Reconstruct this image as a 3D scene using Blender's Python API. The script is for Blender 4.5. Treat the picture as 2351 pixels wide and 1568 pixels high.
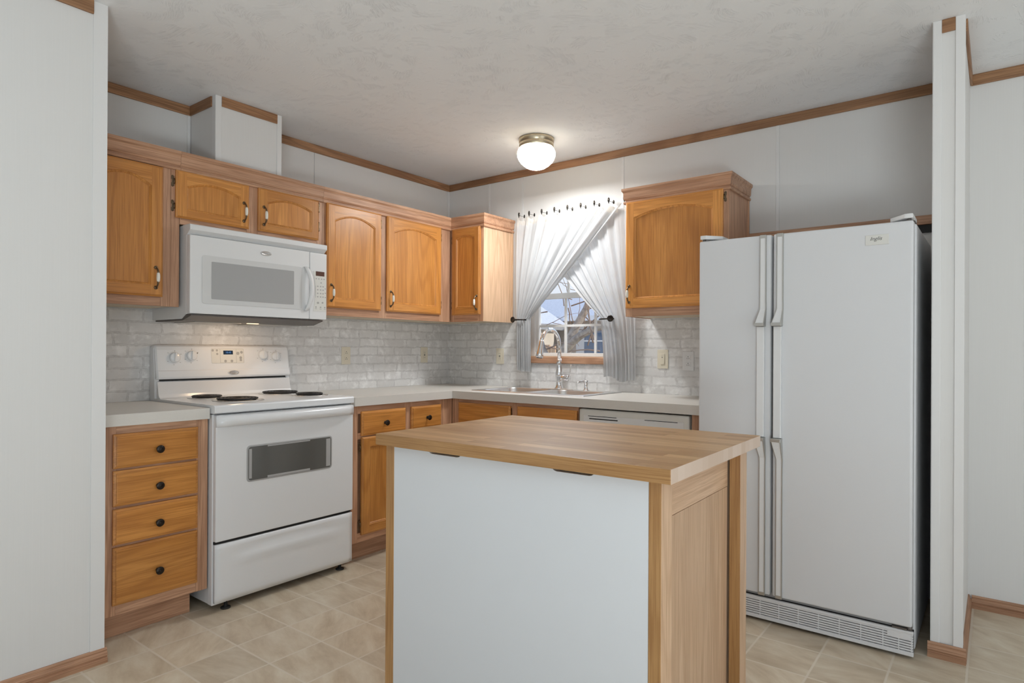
import bpy, bmesh, math, random
from mathutils import Vector, Matrix

for o in list(bpy.data.objects): bpy.data.objects.remove(o, do_unlink=True)
SC = bpy.context.scene
COL = SC.collection
random.seed(11)

# ------------------------------------------------------------------ camera
W, H = 2351, 1568
CF, CCY, YAW, PITCH, ROLL = 1447.4471, 801.8019, .6554, .0011, .0052
cam_d = bpy.data.cameras.new('camera'); cam = bpy.data.objects.new('camera', cam_d); COL.objects.link(cam)
fw = Vector((-math.sin(YAW)*math.cos(PITCH), math.cos(YAW)*math.cos(PITCH), math.sin(PITCH)))
rt0 = Vector((math.cos(YAW), math.sin(YAW), 0)); up0 = rt0.cross(fw)
rt = rt0*math.cos(ROLL)+up0*math.sin(ROLL); up = up0*math.cos(ROLL)-rt0*math.sin(ROLL)
m = Matrix((rt, up, -fw)).transposed().to_4x4(); m.translation = Vector((3.4046, -3.6122, 1.179))
cam.matrix_world = m
cam_d.sensor_fit = 'HORIZONTAL'; cam_d.sensor_width = 36.0
cam_d.lens = 36.0*CF/W
cam_d.shift_y = (CCY-H/2)/W
cam_d.clip_start = .05; cam_d.clip_end = 200
SC.camera = cam

# ------------------------------------------------------------------ view, world, sun, added fill lights
SC.view_settings.view_transform = 'Standard'; SC.view_settings.look = 'None'
SC.view_settings.gamma = 1.0; SC.view_settings.exposure = 0.08
SC.view_settings.use_curve_mapping = False
wd = bpy.data.worlds.new('sky'); SC.world = wd; wd.use_nodes = True
wn = wd.node_tree.nodes; wl = wd.node_tree.links
bg = wn['Background']; bg.inputs['Strength'].default_value = 1.0
tc = wn.new('ShaderNodeTexCoord'); sp = wn.new('ShaderNodeSeparateXYZ'); rp = wn.new('ShaderNodeValToRGB')
wl.new(tc.outputs['Generated'], sp.inputs[0]); wl.new(sp.outputs['Z'], rp.inputs['Fac'])
rp.color_ramp.elements[0].position = .0; rp.color_ramp.elements[0].color = (.86, .90, .95, 1)
rp.color_ramp.elements[1].position = .6; rp.color_ramp.elements[1].color = (.45, .62, .95, 1)
wl.new(rp.outputs['Color'], bg.inputs['Color'])

def light(name, typ, loc, direction, energy, color=(1, 1, 1), size=1, size_y=None):
    d = bpy.data.lights.new(name, typ); o = bpy.data.objects.new(name, d); COL.objects.link(o)
    o.location = loc; d.energy = energy; d.color = color
    o.rotation_euler = Vector(direction).to_track_quat('-Z', 'Y').to_euler()
    if typ == 'AREA':
        d.shape = 'RECTANGLE'; d.size = size; d.size_y = size_y or size
    return o
sun = light('sun', 'SUN', (6, 4, 6), (-.9, -.15, -.42), 2.6, (1, .95, .86)); sun.data.angle = math.radians(.6)
# fill lights added at unseen living-room window openings, in place of daylight
DAY = (.88, .95, 1.0)
light('rear_window_fill', 'AREA', (3.1, -7.40, 1.35), (0, 1, .25), 1, DAY, 3.0, 1.7)
light('rear_door_fill', 'AREA', (6.1, -7.40, 1.2), (-.1, 1, .2), 1, DAY, 1.7, 2.0)
light('side_window_fill', 'AREA', (7.40, -2.4, 1.35), (-1, .0, .10), 20, DAY, 2.4, 1.6)
# area lamp added outside, out of view, to boost sky light at the window
light('kitchen_window_fill', 'AREA', (1.5, 1.5, 2.9), (-.12, -1, -.75), 30, (.92, .96, 1), 2.2, 1.2)
# upward fill added near the floor behind the camera; no real fixture stands there
light('upward_fill', 'AREA', (4.4, -4.7, .3), (-.12, .16, 1), 86, (.83, .935, 1), 1.2, 1.2)

# ------------------------------------------------------------------ materials
def nmat(name):
    mt = bpy.data.materials.new(name); mt.use_nodes = True
    nt = mt.node_tree; nt.nodes.clear()
    out = nt.nodes.new('ShaderNodeOutputMaterial')
    b = nt.nodes.new('ShaderNodeBsdfPrincipled')
    nt.links.new(b.outputs[0], out.inputs[0])
    return mt, nt, b, out
def pm(name, color, rough=.5, metal=0, spec=.5, coat=0, emit=None, es=0, noise=0, nscale=40, bump=0, bscale=60):
    mt, nt, b, out = nmat(name)
    b.inputs['Base Color'].default_value = (*color, 1); b.inputs['Roughness'].default_value = rough
    b.inputs['Metallic'].default_value = metal; b.inputs['Specular IOR Level'].default_value = spec
    b.inputs['Coat Weight'].default_value = coat
    if emit: b.inputs['Emission Color'].default_value = (*emit, 1); b.inputs['Emission Strength'].default_value = es
    if noise or bump:
        t = nt.nodes.new('ShaderNodeTexCoord')
    if noise:
        n = nt.nodes.new('ShaderNodeTexNoise'); n.inputs['Scale'].default_value = nscale; n.inputs['Detail'].default_value = 4
        nt.links.new(t.outputs['Object'], n.inputs['Vector'])
        r = nt.nodes.new('ShaderNodeValToRGB')
        r.color_ramp.elements[0].position = .3; r.color_ramp.elements[1].position = .7
        r.color_ramp.elements[0].color = (*[c*(1-noise) for c in color], 1)
        r.color_ramp.elements[1].color = (*[min(1, c*(1+noise*.5)) for c in color], 1)
        nt.links.new(n.outputs['Fac'], r.inputs['Fac']); nt.links.new(r.outputs['Color'], b.inputs['Base Color'])
    if bump:
        n2 = nt.nodes.new('ShaderNodeTexNoise'); n2.inputs['Scale'].default_value = bscale; n2.inputs['Detail'].default_value = 5
        nt.links.new(t.outputs['Object'], n2.inputs['Vector'])
        bp = nt.nodes.new('ShaderNodeBump'); bp.inputs['Strength'].default_value = bump; bp.inputs['Distance'].default_value = .004
        nt.links.new(n2.outputs['Fac'], bp.inputs['Height']); nt.links.new(bp.outputs['Normal'], b.inputs['Normal'])
    return mt
def math_node(nt, op, a, bv=None):
    n = nt.nodes.new('ShaderNodeMath'); n.operation = op
    for i, v in enumerate((a, bv)):
        if v is None: continue
        if isinstance(v, (int, float)): n.inputs[i].default_value = v
        else: nt.links.new(v, n.inputs[i])
    return n.outputs[0]
def mixc(nt, fac, a, bb, mode='MIX'):
    n = nt.nodes.new('ShaderNodeMix'); n.data_type = 'RGBA'; n.blend_type = mode
    for sock, v in ((n.inputs[0], fac), (n.inputs[6], a), (n.inputs[7], bb)):
        if isinstance(v, (int, float)): sock.default_value = v
        elif isinstance(v, tuple): sock.default_value = (*v, 1)
        else: nt.links.new(v, sock)
    return n.outputs[2]
def ramp(nt, fac, stops):
    r = nt.nodes.new('ShaderNodeValToRGB'); nt.links.new(fac, r.inputs['Fac'])
    els = r.color_ramp.elements
    while len(els) < len(stops): els.new(.5)
    for e, (p, c) in zip(els, stops):
        e.position = p; e.color = (c, c, c, 1) if isinstance(c, (int, float)) else (*c, 1)
    return r.outputs['Color']

_w = {}
def wood(kind, axis):
    """oak in three tones; the grain runs along local axis"""
    key = (kind, axis)
    if key in _w: return _w[key]
    base, dark, line, rough, coat, ring, rk = {
        'frame': ((.63, .375, .235), (.52, .285, .17), (.31, .15, .08), .45, .0, .8, .42),
        'door':  ((.68, .305, .075), (.57, .235, .05), (.40, .15, .03), .36, .12, .75, .46),
        'pale':  ((.77, .535, .355), (.69, .46, .29), (.52, .32, .185), .45, .05, .8, .36),  # raised to put side light into the island's right faces
        'leg':   ((.50, .285, .12), (.44, .235, .085), (.30, .14, .045), .42, .1, .7, .25),  # darker tone for island faces turned away from the side light
        'base':  ((.50, .285, .17), (.41, .22, .125), (.26, .125, .065), .5, 0, .8, .3),
        'trim':  ((.46, .25, .125), (.33, .165, .078), (.19, .09, .04), .5, 0, 1.0, .5),
    }[kind]
    mt, nt, b, out = nmat('oak_%s_%s' % (kind, axis))
    t = nt.nodes.new('ShaderNodeTexCoord'); oi = nt.nodes.new('ShaderNodeObjectInfo')
    off = nt.nodes.new('ShaderNodeVectorMath'); off.operation = 'MULTIPLY_ADD'
    cmb = nt.nodes.new('ShaderNodeCombineXYZ')
    for i in range(3): nt.links.new(oi.outputs['Random'], cmb.inputs[i])
    nt.links.new(cmb.outputs[0], off.inputs[0]); off.inputs[1].default_value = (13.1, 27.7, 41.3)
    nt.links.new(t.outputs['Object'], off.inputs[2])
    def mp(along, cross):
        n = nt.nodes.new('ShaderNodeMapping'); s = [cross]*3; s['xyz'.index(axis)] = along
        n.inputs['Scale'].default_value = s; nt.links.new(off.outputs[0], n.inputs['Vector']); return n.outputs[0]
    def noise(vec, scale, det=3, dist=0, rgh=.5):
        n = nt.nodes.new('ShaderNodeTexNoise'); n.inputs['Scale'].default_value = scale; n.inputs['Detail'].default_value = det
        n.inputs['Distortion'].default_value = dist; n.inputs['Roughness'].default_value = rgh
        nt.links.new(vec, n.inputs['Vector']); return n.outputs['Fac']
    # growth rings: contour lines of a stretched noise field -> cathedral figure
    field = noise(mp(.32, 3.0), 1.6, 1.2, .12)
    rings = math_node(nt, 'SINE', math_node(nt, 'MULTIPLY', field, 95*ring))
    rings = math_node(nt, 'ADD', math_node(nt, 'MULTIPLY', rings, .5), .5)
    fine = noise(mp(5, 230), 1.0, 3, 0, .6)
    broad = noise(mp(.8, 7), 1.3, 2)
    c = mixc(nt, ramp(nt, broad, [(.35, 0), (.65, 1)]), base, dark)
    c = mixc(nt, math_node(nt, 'MULTIPLY', ramp(nt, rings, [(.55, 0), (1, 1)]), rk), c, line)
    c = mixc(nt, math_node(nt, 'MULTIPLY', ramp(nt, fine, [(.44, 0), (.66, 1)]), .75), c, line)
    v = nt.nodes.new('ShaderNodeHueSaturation'); nt.links.new(c, v.inputs['Color'])
    nt.links.new(math_node(nt, 'ADD', math_node(nt, 'MULTIPLY', oi.outputs['Random'], .22), .89), v.inputs['Value'])
    nt.links.new(v.outputs['Color'], b.inputs['Base Color'])
    b.inputs['Roughness'].default_value = rough; b.inputs['Coat Weight'].default_value = coat; b.inputs['Coat Roughness'].default_value = .25
    bp = nt.nodes.new('ShaderNodeBump'); bp.inputs['Strength'].default_value = .12; bp.inputs['Distance'].default_value = .001
    nt.links.new(fine, bp.inputs['Height']); nt.links.new(bp.outputs['Normal'], b.inputs['Normal'])
    _w[key] = mt
    return mt

def butcher():
    mt, nt, b, out = nmat('butcher_block')
    t = nt.nodes.new('ShaderNodeTexCoord')
    mp = nt.nodes.new('ShaderNodeMapping'); nt.links.new(t.outputs['Object'], mp.inputs['Vector'])
    br = nt.nodes.new('ShaderNodeTexBrick'); nt.links.new(mp.outputs[0], br.inputs['Vector'])
    br.inputs['Scale'].default_value = 1; br.inputs['Brick Width'].default_value = .42; br.inputs['Row Height'].default_value = .042
    br.inputs['Mortar Size'].default_value = .0006; br.inputs['Bias'].default_value = 0; br.offset = .37
    br.inputs['Color1'].default_value = (.62, .39, .19, 1); br.inputs['Color2'].default_value = (.40, .21, .08, 1)
    br.inputs['Mortar'].default_value = (.36, .20, .09, 1)
    mp2 = nt.nodes.new('ShaderNodeMapping'); mp2.inputs['Scale'].default_value = (6, 120, 60); nt.links.new(t.outputs['Object'], mp2.inputs['Vector'])
    n = nt.nodes.new('ShaderNodeTexNoise'); n.inputs['Scale'].default_value = 1; n.inputs['Detail'].default_value = 4; nt.links.new(mp2.outputs[0], n.inputs['Vector'])
    c = mixc(nt, math_node(nt, 'MULTIPLY', ramp(nt, n.outputs['Fac'], [(.45, 0), (.75, 1)]), .5), br.outputs['Color'], (.27, .145, .065))
    nt.links.new(c, b.inputs['Base Color']); b.inputs['Roughness'].default_value = .42; b.inputs['Coat Weight'].default_value = .06
    b.inputs['Coat Roughness'].default_value = .3
    return mt

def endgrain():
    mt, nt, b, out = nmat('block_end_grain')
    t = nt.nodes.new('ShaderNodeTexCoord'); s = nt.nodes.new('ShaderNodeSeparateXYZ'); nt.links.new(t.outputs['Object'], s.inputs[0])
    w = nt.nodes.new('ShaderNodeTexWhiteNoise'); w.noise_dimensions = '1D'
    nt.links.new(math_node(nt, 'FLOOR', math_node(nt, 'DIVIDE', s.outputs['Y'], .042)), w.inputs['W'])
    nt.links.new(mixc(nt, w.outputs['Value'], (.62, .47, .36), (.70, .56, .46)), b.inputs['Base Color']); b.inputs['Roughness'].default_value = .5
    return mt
def wall_mat():
    mt, nt, b, out = nmat('white_vinyl_wallboard')
    t = nt.nodes.new('ShaderNodeTexCoord'); mp = nt.nodes.new('ShaderNodeMapping'); mp.inputs['Scale'].default_value = (220, 220, 3)
    nt.links.new(t.outputs['Object'], mp.inputs['Vector'])
    n = nt.nodes.new('ShaderNodeTexNoise'); n.inputs['Scale'].default_value = 1; n.inputs['Detail'].default_value = 3
    nt.links.new(mp.outputs[0], n.inputs['Vector'])
    c = mixc(nt, n.outputs['Fac'], (.735, .722, .70), (.765, .752, .732))
    nt.links.new(c, b.inputs['Base Color']); b.inputs['Roughness'].default_value = .55; b.inputs['Specular IOR Level'].default_value = .3
    return mt
def ceiling_mat():
    mt, nt, b, out = nmat('knockdown_ceiling')
    t = nt.nodes.new('ShaderNodeTexCoord')
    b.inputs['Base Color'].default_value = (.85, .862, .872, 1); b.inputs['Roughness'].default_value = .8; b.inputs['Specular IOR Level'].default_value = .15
    big = nt.nodes.new('ShaderNodeTexNoise'); big.inputs['Scale'].default_value = 1.7; big.inputs['Detail'].default_value = 1
    nt.links.new(t.outputs['Object'], big.inputs['Vector'])
    ang = nt.nodes.new('ShaderNodeVectorRotate'); ang.rotation_type = 'Z_AXIS'
    nt.links.new(t.outputs['Object'], ang.inputs['Vector']); nt.links.new(math_node(nt, 'MULTIPLY', ramp(nt, big.outputs['Fac'], [(.3, 0), (.7, 1)]), 2.2), ang.inputs['Angle'])
    mp = nt.nodes.new('ShaderNodeMapping'); mp.inputs['Scale'].default_value = (26, 135, 1); nt.links.new(ang.outputs[0], mp.inputs['Vector'])
    n = nt.nodes.new('ShaderNodeTexNoise'); n.inputs['Scale'].default_value = 1; n.inputs['Detail'].default_value = 3; n.inputs['Distortion'].default_value = .6
    nt.links.new(mp.outputs[0], n.inputs['Vector'])
    msk = nt.nodes.new('ShaderNodeTexNoise'); msk.inputs['Scale'].default_value = 13; msk.inputs['Detail'].default_value = 2; nt.links.new(t.outputs['Object'], msk.inputs['Vector'])
    h = math_node(nt, 'MULTIPLY', ramp(nt, n.outputs['Fac'], [(.55, 0), (.66, 1)]), ramp(nt, msk.outputs['Fac'], [(.48, 0), (.62, 1)]))
    bp = nt.nodes.new('ShaderNodeBump'); bp.inputs['Strength'].default_value = .5; bp.inputs['Distance'].default_value = .003
    nt.links.new(h, bp.inputs['Height']); nt.links.new(bp.outputs['Normal'], b.inputs['Normal'])
    return mt
def floor_mat():
    mt, nt, b, out = nmat('tile_pattern_vinyl')
    t = nt.nodes.new('ShaderNodeTexCoord'); s = nt.nodes.new('ShaderNodeSeparateXYZ'); nt.links.new(t.outputs['Object'], s.inputs[0])
    PX, PY = .2303, .2285
    fx = math_node(nt, 'DIVIDE', math_node(nt, 'SUBTRACT', s.outputs['X'], .559), PX)
    fy = math_node(nt, 'DIVIDE', math_node(nt, 'ADD', s.outputs['Y'], 2.5175), PY)
    def edge(f, w):
        fr = math_node(nt, 'FRACT', f)
        d = math_node(nt, 'MINIMUM', fr, math_node(nt, 'SUBTRACT', 1.0, fr))
        return ramp(nt, d, [(w*.6, 1), (w, 0)])
    gx, gy = edge(fx, .021), edge(fy, .021)
    cid = nt.nodes.new('ShaderNodeCombineXYZ')
    nt.links.new(math_node(nt, 'FLOOR', fx), cid.inputs[0]); nt.links.new(math_node(nt, 'FLOOR', fy), cid.inputs[1])
    wn_ = nt.nodes.new('ShaderNodeTexWhiteNoise'); wn_.noise_dimensions = '2D'; nt.links.new(cid.outputs[0], wn_.inputs['Vector'])
    # brushed marbling, each tile with its own run of streaks
    vm = nt.nodes.new('ShaderNodeVectorMath'); vm.operation = 'MULTIPLY_ADD'
    nt.links.new(wn_.outputs['Color'], vm.inputs[0]); vm.inputs[1].default_value = (9, 9, 9); nt.links.new(t.outputs['Object'], vm.inputs[2])
    vr = nt.nodes.new('ShaderNodeVectorRotate'); vr.rotation_type = 'Z_AXIS'; nt.links.new(vm.outputs[0], vr.inputs['Vector'])
    nt.links.new(math_node(nt, 'MULTIPLY', math_node(nt, 'SUBTRACT', wn_.outputs['Value'], .3), 1.1), vr.inputs['Angle'])
    mp = nt.nodes.new('ShaderNodeMapping'); mp.inputs['Scale'].default_value = (4.5, 13, 1); nt.links.new(vr.outputs[0], mp.inputs['Vector'])
    n = nt.nodes.new('ShaderNodeTexNoise'); n.inputs['Scale'].default_value = 1; n.inputs['Detail'].default_value = 7; n.inputs['Roughness'].default_value = .62; n.inputs['Distortion'].default_value = .25
    nt.links.new(mp.outputs[0], n.inputs['Vector'])
    c = ramp(nt, n.outputs['Fac'], [(.28, (.47, .37, .255)), (.5, (.60, .50, .37)), (.72, (.70, .62, .49))])
    hs = nt.nodes.new('ShaderNodeHueSaturation'); nt.links.new(c, hs.inputs['Color'])
    nt.links.new(math_node(nt, 'ADD', math_node(nt, 'MULTIPLY', wn_.outputs['Value'], .14), .93), hs.inputs['Value'])
    c = mixc(nt, math_node(nt, 'MULTIPLY', gy, .9), hs.outputs['Color'], (.70, .62, .51))
    c = mixc(nt, math_node(nt, 'MULTIPLY', gx, .85), c, (.70, .62, .51))
    nt.links.new(c, b.inputs['Base Color']); b.inputs['Roughness'].default_value = .42; b.inputs['Specular IOR Level'].default_value = .35
    bp = nt.nodes.new('ShaderNodeBump'); bp.inputs['Strength'].default_value = .25; bp.inputs['Distance'].default_value = .001; bp.invert = True
    nt.links.new(math_node(nt, 'MAXIMUM', gx, gy), bp.inputs['Height']); nt.links.new(bp.outputs['Normal'], b.inputs['Normal'])
    return mt
def brick_mat(ax):
    mt, nt, b, out = nmat('whitewashed_brick_paper_'+ax)
    t = nt.nodes.new('ShaderNodeTexCoord'); s = nt.nodes.new('ShaderNodeSeparateXYZ'); nt.links.new(t.outputs['Object'], s.inputs[0])
    c2 = nt.nodes.new('ShaderNodeCombineXYZ'); nt.links.new(s.outputs[ax.upper()], c2.inputs[0]); nt.links.new(s.outputs['Z'], c2.inputs[1])
    nz = nt.nodes.new('ShaderNodeTexNoise'); nz.inputs['Scale'].default_value = 14; nz.inputs['Detail'].default_value = 3; nt.links.new(c2.outputs[0], nz.inputs['Vector'])
    nz2 = nt.nodes.new('ShaderNodeTexNoise'); nz2.inputs['Scale'].default_value = 45; nz2.inputs['Detail'].default_value = 2; nt.links.new(c2.outputs[0], nz2.inputs['Vector'])
    wob = nt.nodes.new('ShaderNodeVectorMath'); wob.operation = 'MULTIPLY_ADD'; nt.links.new(nz.outputs['Color'], wob.inputs[0])
    wob.inputs[1].default_value = (.030, .018, 0); nt.links.new(c2.outputs[0], wob.inputs[2])
    wob2 = nt.nodes.new('ShaderNodeVectorMath'); wob2.operation = 'MULTIPLY_ADD'; nt.links.new(nz2.outputs['Color'], wob2.inputs[0])
    wob2.inputs[1].default_value = (.008, .007, 0); nt.links.new(wob.outputs[0], wob2.inputs[2])
    br = nt.nodes.new('ShaderNodeTexBrick'); nt.links.new(wob2.outputs[0], br.inputs['Vector'])
    br.inputs['Scale'].default_value = 1; br.inputs['Brick Width'].default_value = .158; br.inputs['Row Height'].default_value = .0575
    br.inputs['Mortar Size'].default_value = .0068; br.inputs['Mortar Smooth'].default_value = 1.0
    br.offset = .43; br.squash = 1.35; br.squash_frequency = 3
    br.inputs['Color1'].default_value = (.66, .65, .635, 1); br.inputs['Color2'].default_value = (.77, .76, .745, 1); br.inputs['Mortar'].default_value = (.70, .69, .675, 1)
    n2 = nt.nodes.new('ShaderNodeTexNoise'); n2.inputs['Scale'].default_value = 20; n2.inputs['Detail'].default_value = 7; n2.inputs['Roughness'].default_value = .68
    nt.links.new(c2.outputs[0], n2.inputs['Vector'])
    n3 = nt.nodes.new('ShaderNodeTexNoise'); n3.inputs['Scale'].default_value = 8; n3.inputs['Detail'].default_value = 2; nt.links.new(c2.outputs[0], n3.inputs['Vector'])
    c = mixc(nt, math_node(nt, 'MULTIPLY', math_node(nt, 'MULTIPLY', ramp(nt, n2.outputs['Fac'], [(.46, 0), (.62, 1)]), ramp(nt, n3.outputs['Fac'], [(.42, .1), (.58, 1)])), .9), br.outputs['Color'], (.90, .895, .885))
    ln = ramp(nt, br.outputs['Fac'], [(.03, 0), (.35, 1), (.7, .55), (1, .3)])
    c = mixc(nt, math_node(nt, 'MULTIPLY', math_node(nt, 'MULTIPLY', ln, ramp(nt, nz2.outputs['Fac'], [(.3, .3), (.6, 1)])), .8), c, (.43, .415, .40))
    n4 = nt.nodes.new('ShaderNodeTexNoise'); n4.inputs['Scale'].default_value = 38; n4.inputs['Detail'].default_value = 4; nt.links.new(c2.outputs[0], n4.inputs['Vector'])
    c = mixc(nt, math_node(nt, 'MULTIPLY', ramp(nt, n4.outputs['Fac'], [(.55, 0), (.75, 1)]), .3), c, (.55, .53, .51))
    nt.links.new(c, b.inputs['Base Color']); b.inputs['Roughness'].default_value = .5; b.inputs['Specular IOR Level'].default_value = .35
    return mt
def sheer_mat(name, tr=.1, tint=(.66, .66, .66)):
    mt, nt, b, out = nmat(name); nt.nodes.remove(b)
    d = nt.nodes.new('ShaderNodeBsdfDiffuse'); d.inputs[0].default_value = (*tint, 1)
    tl = nt.nodes.new('ShaderNodeBsdfTranslucent'); tl.inputs[0].default_value = (*tint, 1)
    tp = nt.nodes.new('ShaderNodeBsdfTransparent')
    m1 = nt.nodes.new('ShaderNodeMixShader'); m1.inputs[0].default_value = .30
    nt.links.new(d.outputs[0], m1.inputs[1]); nt.links.new(tl.outputs[0], m1.inputs[2])
    m2 = nt.nodes.new('ShaderNodeMixShader')
    uv = nt.nodes.new('ShaderNodeUVMap'); mp = nt.nodes.new('ShaderNodeMapping'); mp.inputs['Scale'].default_value = (70, 6, 1); nt.links.new(uv.outputs[0], mp.inputs['Vector'])
    n = nt.nodes.new('ShaderNodeTexNoise'); n.inputs['Scale'].default_value = 1; n.inputs['Detail'].default_value = 3; nt.links.new(mp.outputs[0], n.inputs['Vector'])
    nt.links.new(math_node(nt, 'MULTIPLY', ramp(nt, n.outputs['Fac'], [(.35, .3), (.7, 1)]), tr*1.6), m2.inputs[0])
    nt.links.new(m1.outputs[0], m2.inputs[1]); nt.links.new(tp.outputs[0], m2.inputs[2]); nt.links.new(m2.outputs[0], out.inputs[0])
    return mt
def glass_mat(name, tint=(1, 1, 1), refl=.06):
    mt, nt, b, out = nmat(name); nt.nodes.remove(b)
    tp = nt.nodes.new('ShaderNodeBsdfTransparent'); tp.inputs[0].default_value = (*tint, 1)
    g = nt.nodes.new('ShaderNodeBsdfGlossy'); g.inputs['Roughness'].default_value = .02
    lw = nt.nodes.new('ShaderNodeLayerWeight'); lw.inputs[0].default_value = .25
    m1 = nt.nodes.new('ShaderNodeMixShader'); nt.links.new(math_node(nt, 'ADD', math_node(nt, 'MULTIPLY', lw.outputs['Fresnel'], .6), refl*.4), m1.inputs[0])
    nt.links.new(tp.outputs[0], m1.inputs[1]); nt.links.new(g.outputs[0], m1.inputs[2]); nt.links.new(m1.outputs[0], out.inputs[0])
    return mt
def globe_mat():
    mt, nt, b, out = nmat('frosted_glass_globe'); nt.nodes.remove(b)
    tl = nt.nodes.new('ShaderNodeBsdfTranslucent'); tl.inputs[0].default_value = (.95, .93, .88, 1)
    g = nt.nodes.new('ShaderNodeBsdfPrincipled'); g.inputs['Base Color'].default_value = (.9, .88, .84, 1); g.inputs['Roughness'].default_value = .15
    m1 = nt.nodes.new('ShaderNodeMixShader'); m1.inputs[0].default_value = .4
    e = nt.nodes.new('ShaderNodeEmission'); e.inputs[0].default_value = (1, .88, .68, 1); e.inputs[1].default_value = .42
    a = nt.nodes.new('ShaderNodeAddShader')
    nt.links.new(tl.outputs[0], m1.inputs[1]); nt.links.new(g.outputs[0], m1.inputs[2])
    nt.links.new(m1.outputs[0], a.inputs[0]); nt.links.new(e.outputs[0], a.inputs[1]); nt.links.new(a.outputs[0], out.inputs[0])
    return mt

M = dict(
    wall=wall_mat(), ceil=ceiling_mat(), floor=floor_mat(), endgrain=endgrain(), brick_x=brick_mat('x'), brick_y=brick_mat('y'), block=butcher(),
    batten=pm('white_vinyl_batten', (.77, .76, .745), .45),
    white=pm('white_enamel', (.79, .795, .80), .22, spec=.5),
    fridge=pm('white_textured_enamel', (.70, .705, .715), .38, bump=.05, bscale=300),
    plastic=pm('white_plastic', (.76, .76, .755), .35),
    bisque=pm('bisque_plastic', (.71, .70, .655), .35),
    ivory=pm('ivory_plastic', (.72, .66, .53), .4),
    lam=pm('cream_laminate', (.70, .67, .62), .4, noise=.04, nscale=500),
    panelw=pm('white_melamine', (.71, .725, .745), .4),
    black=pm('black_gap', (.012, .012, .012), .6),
    coil=pm('black_burner_coil', (.022, .02, .02), .45, metal=.3),
    chrome=pm('chrome', (.86, .86, .87), .07, metal=1),
    steel=pm('brushed_steel', (.74, .735, .73), .33, metal=1),
    greymet=pm('grey_brushed_trim', (.50, .49, .46), .4, metal=.8),
    bronze=pm('dark_bronze', (.03, .024, .02), .32, metal=.7),
    brass=pm('antique_brass', (.17, .125, .08), .35, metal=.9),
    nickel=pm('brushed_nickel', (.50, .43, .31), .3, metal=1),
    ceramic=pm('cream_ceramic', (.82, .79, .70), .15),
    dkgrey=pm('dark_grey_metal', (.14, .125, .115), .4, metal=.5),
    mwglass=pm('grey_microwave_window', (.40, .40, .395), .2),
    mwbezel=pm('pale_microwave_bezel', (.66, .66, .65), .25),
    ovglass=pm('smoked_oven_glass', (.115, .113, .105), .06, spec=.8),
    lcdblue=pm('blue_display', (.015, .03, .06), .15), lcdglow=pm('display_digits', (.02, .05, .1), .3, emit=(.1, .32, .75), es=.6),
    lcdbrown=pm('brown_display', (.11, .06, .05), .2),
    mark=pm('grey_print', (.40, .39, .37), .5), markd=pm('dark_print', (.10, .10, .09), .5),
    seam=pm('seam_grey', (.42, .415, .41), .6),
    creamw=pm('cream_underside', (.62, .52, .38), .5, noise=.08, nscale=30),
    sheer=sheer_mat('sheer_white_curtain', .10), hem=sheer_mat('unlined_sheer_heading', .30, (.80, .76, .70)),
    glass=glass_mat('window_glass'), globe=globe_mat(),
    vinylw=pm('white_window_vinyl', (.80, .80, .79), .35),
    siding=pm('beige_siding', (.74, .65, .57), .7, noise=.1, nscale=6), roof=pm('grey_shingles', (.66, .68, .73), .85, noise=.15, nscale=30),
    gable=pm('tan_siding', (.70, .61, .50), .7, noise=.08, nscale=6),
    bark=pm('grey_bark', (.42, .36, .31), .9, noise=.4, nscale=18, bump=.5, bscale=40), twig=pm('brown_twig', (.30, .21, .16), .9),
    bglass=pm('blue_window_glass', (.12, .20, .33), .1, spec=.8), grass=pm('dormant_lawn', (.5, .45, .33), .9, noise=.35, nscale=8),
    outwhite=pm('white_exterior_trim', (.9, .92, .95), .5),
    rubber=pm('black_rubber', (.02, .02, .02), .6),
)

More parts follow.
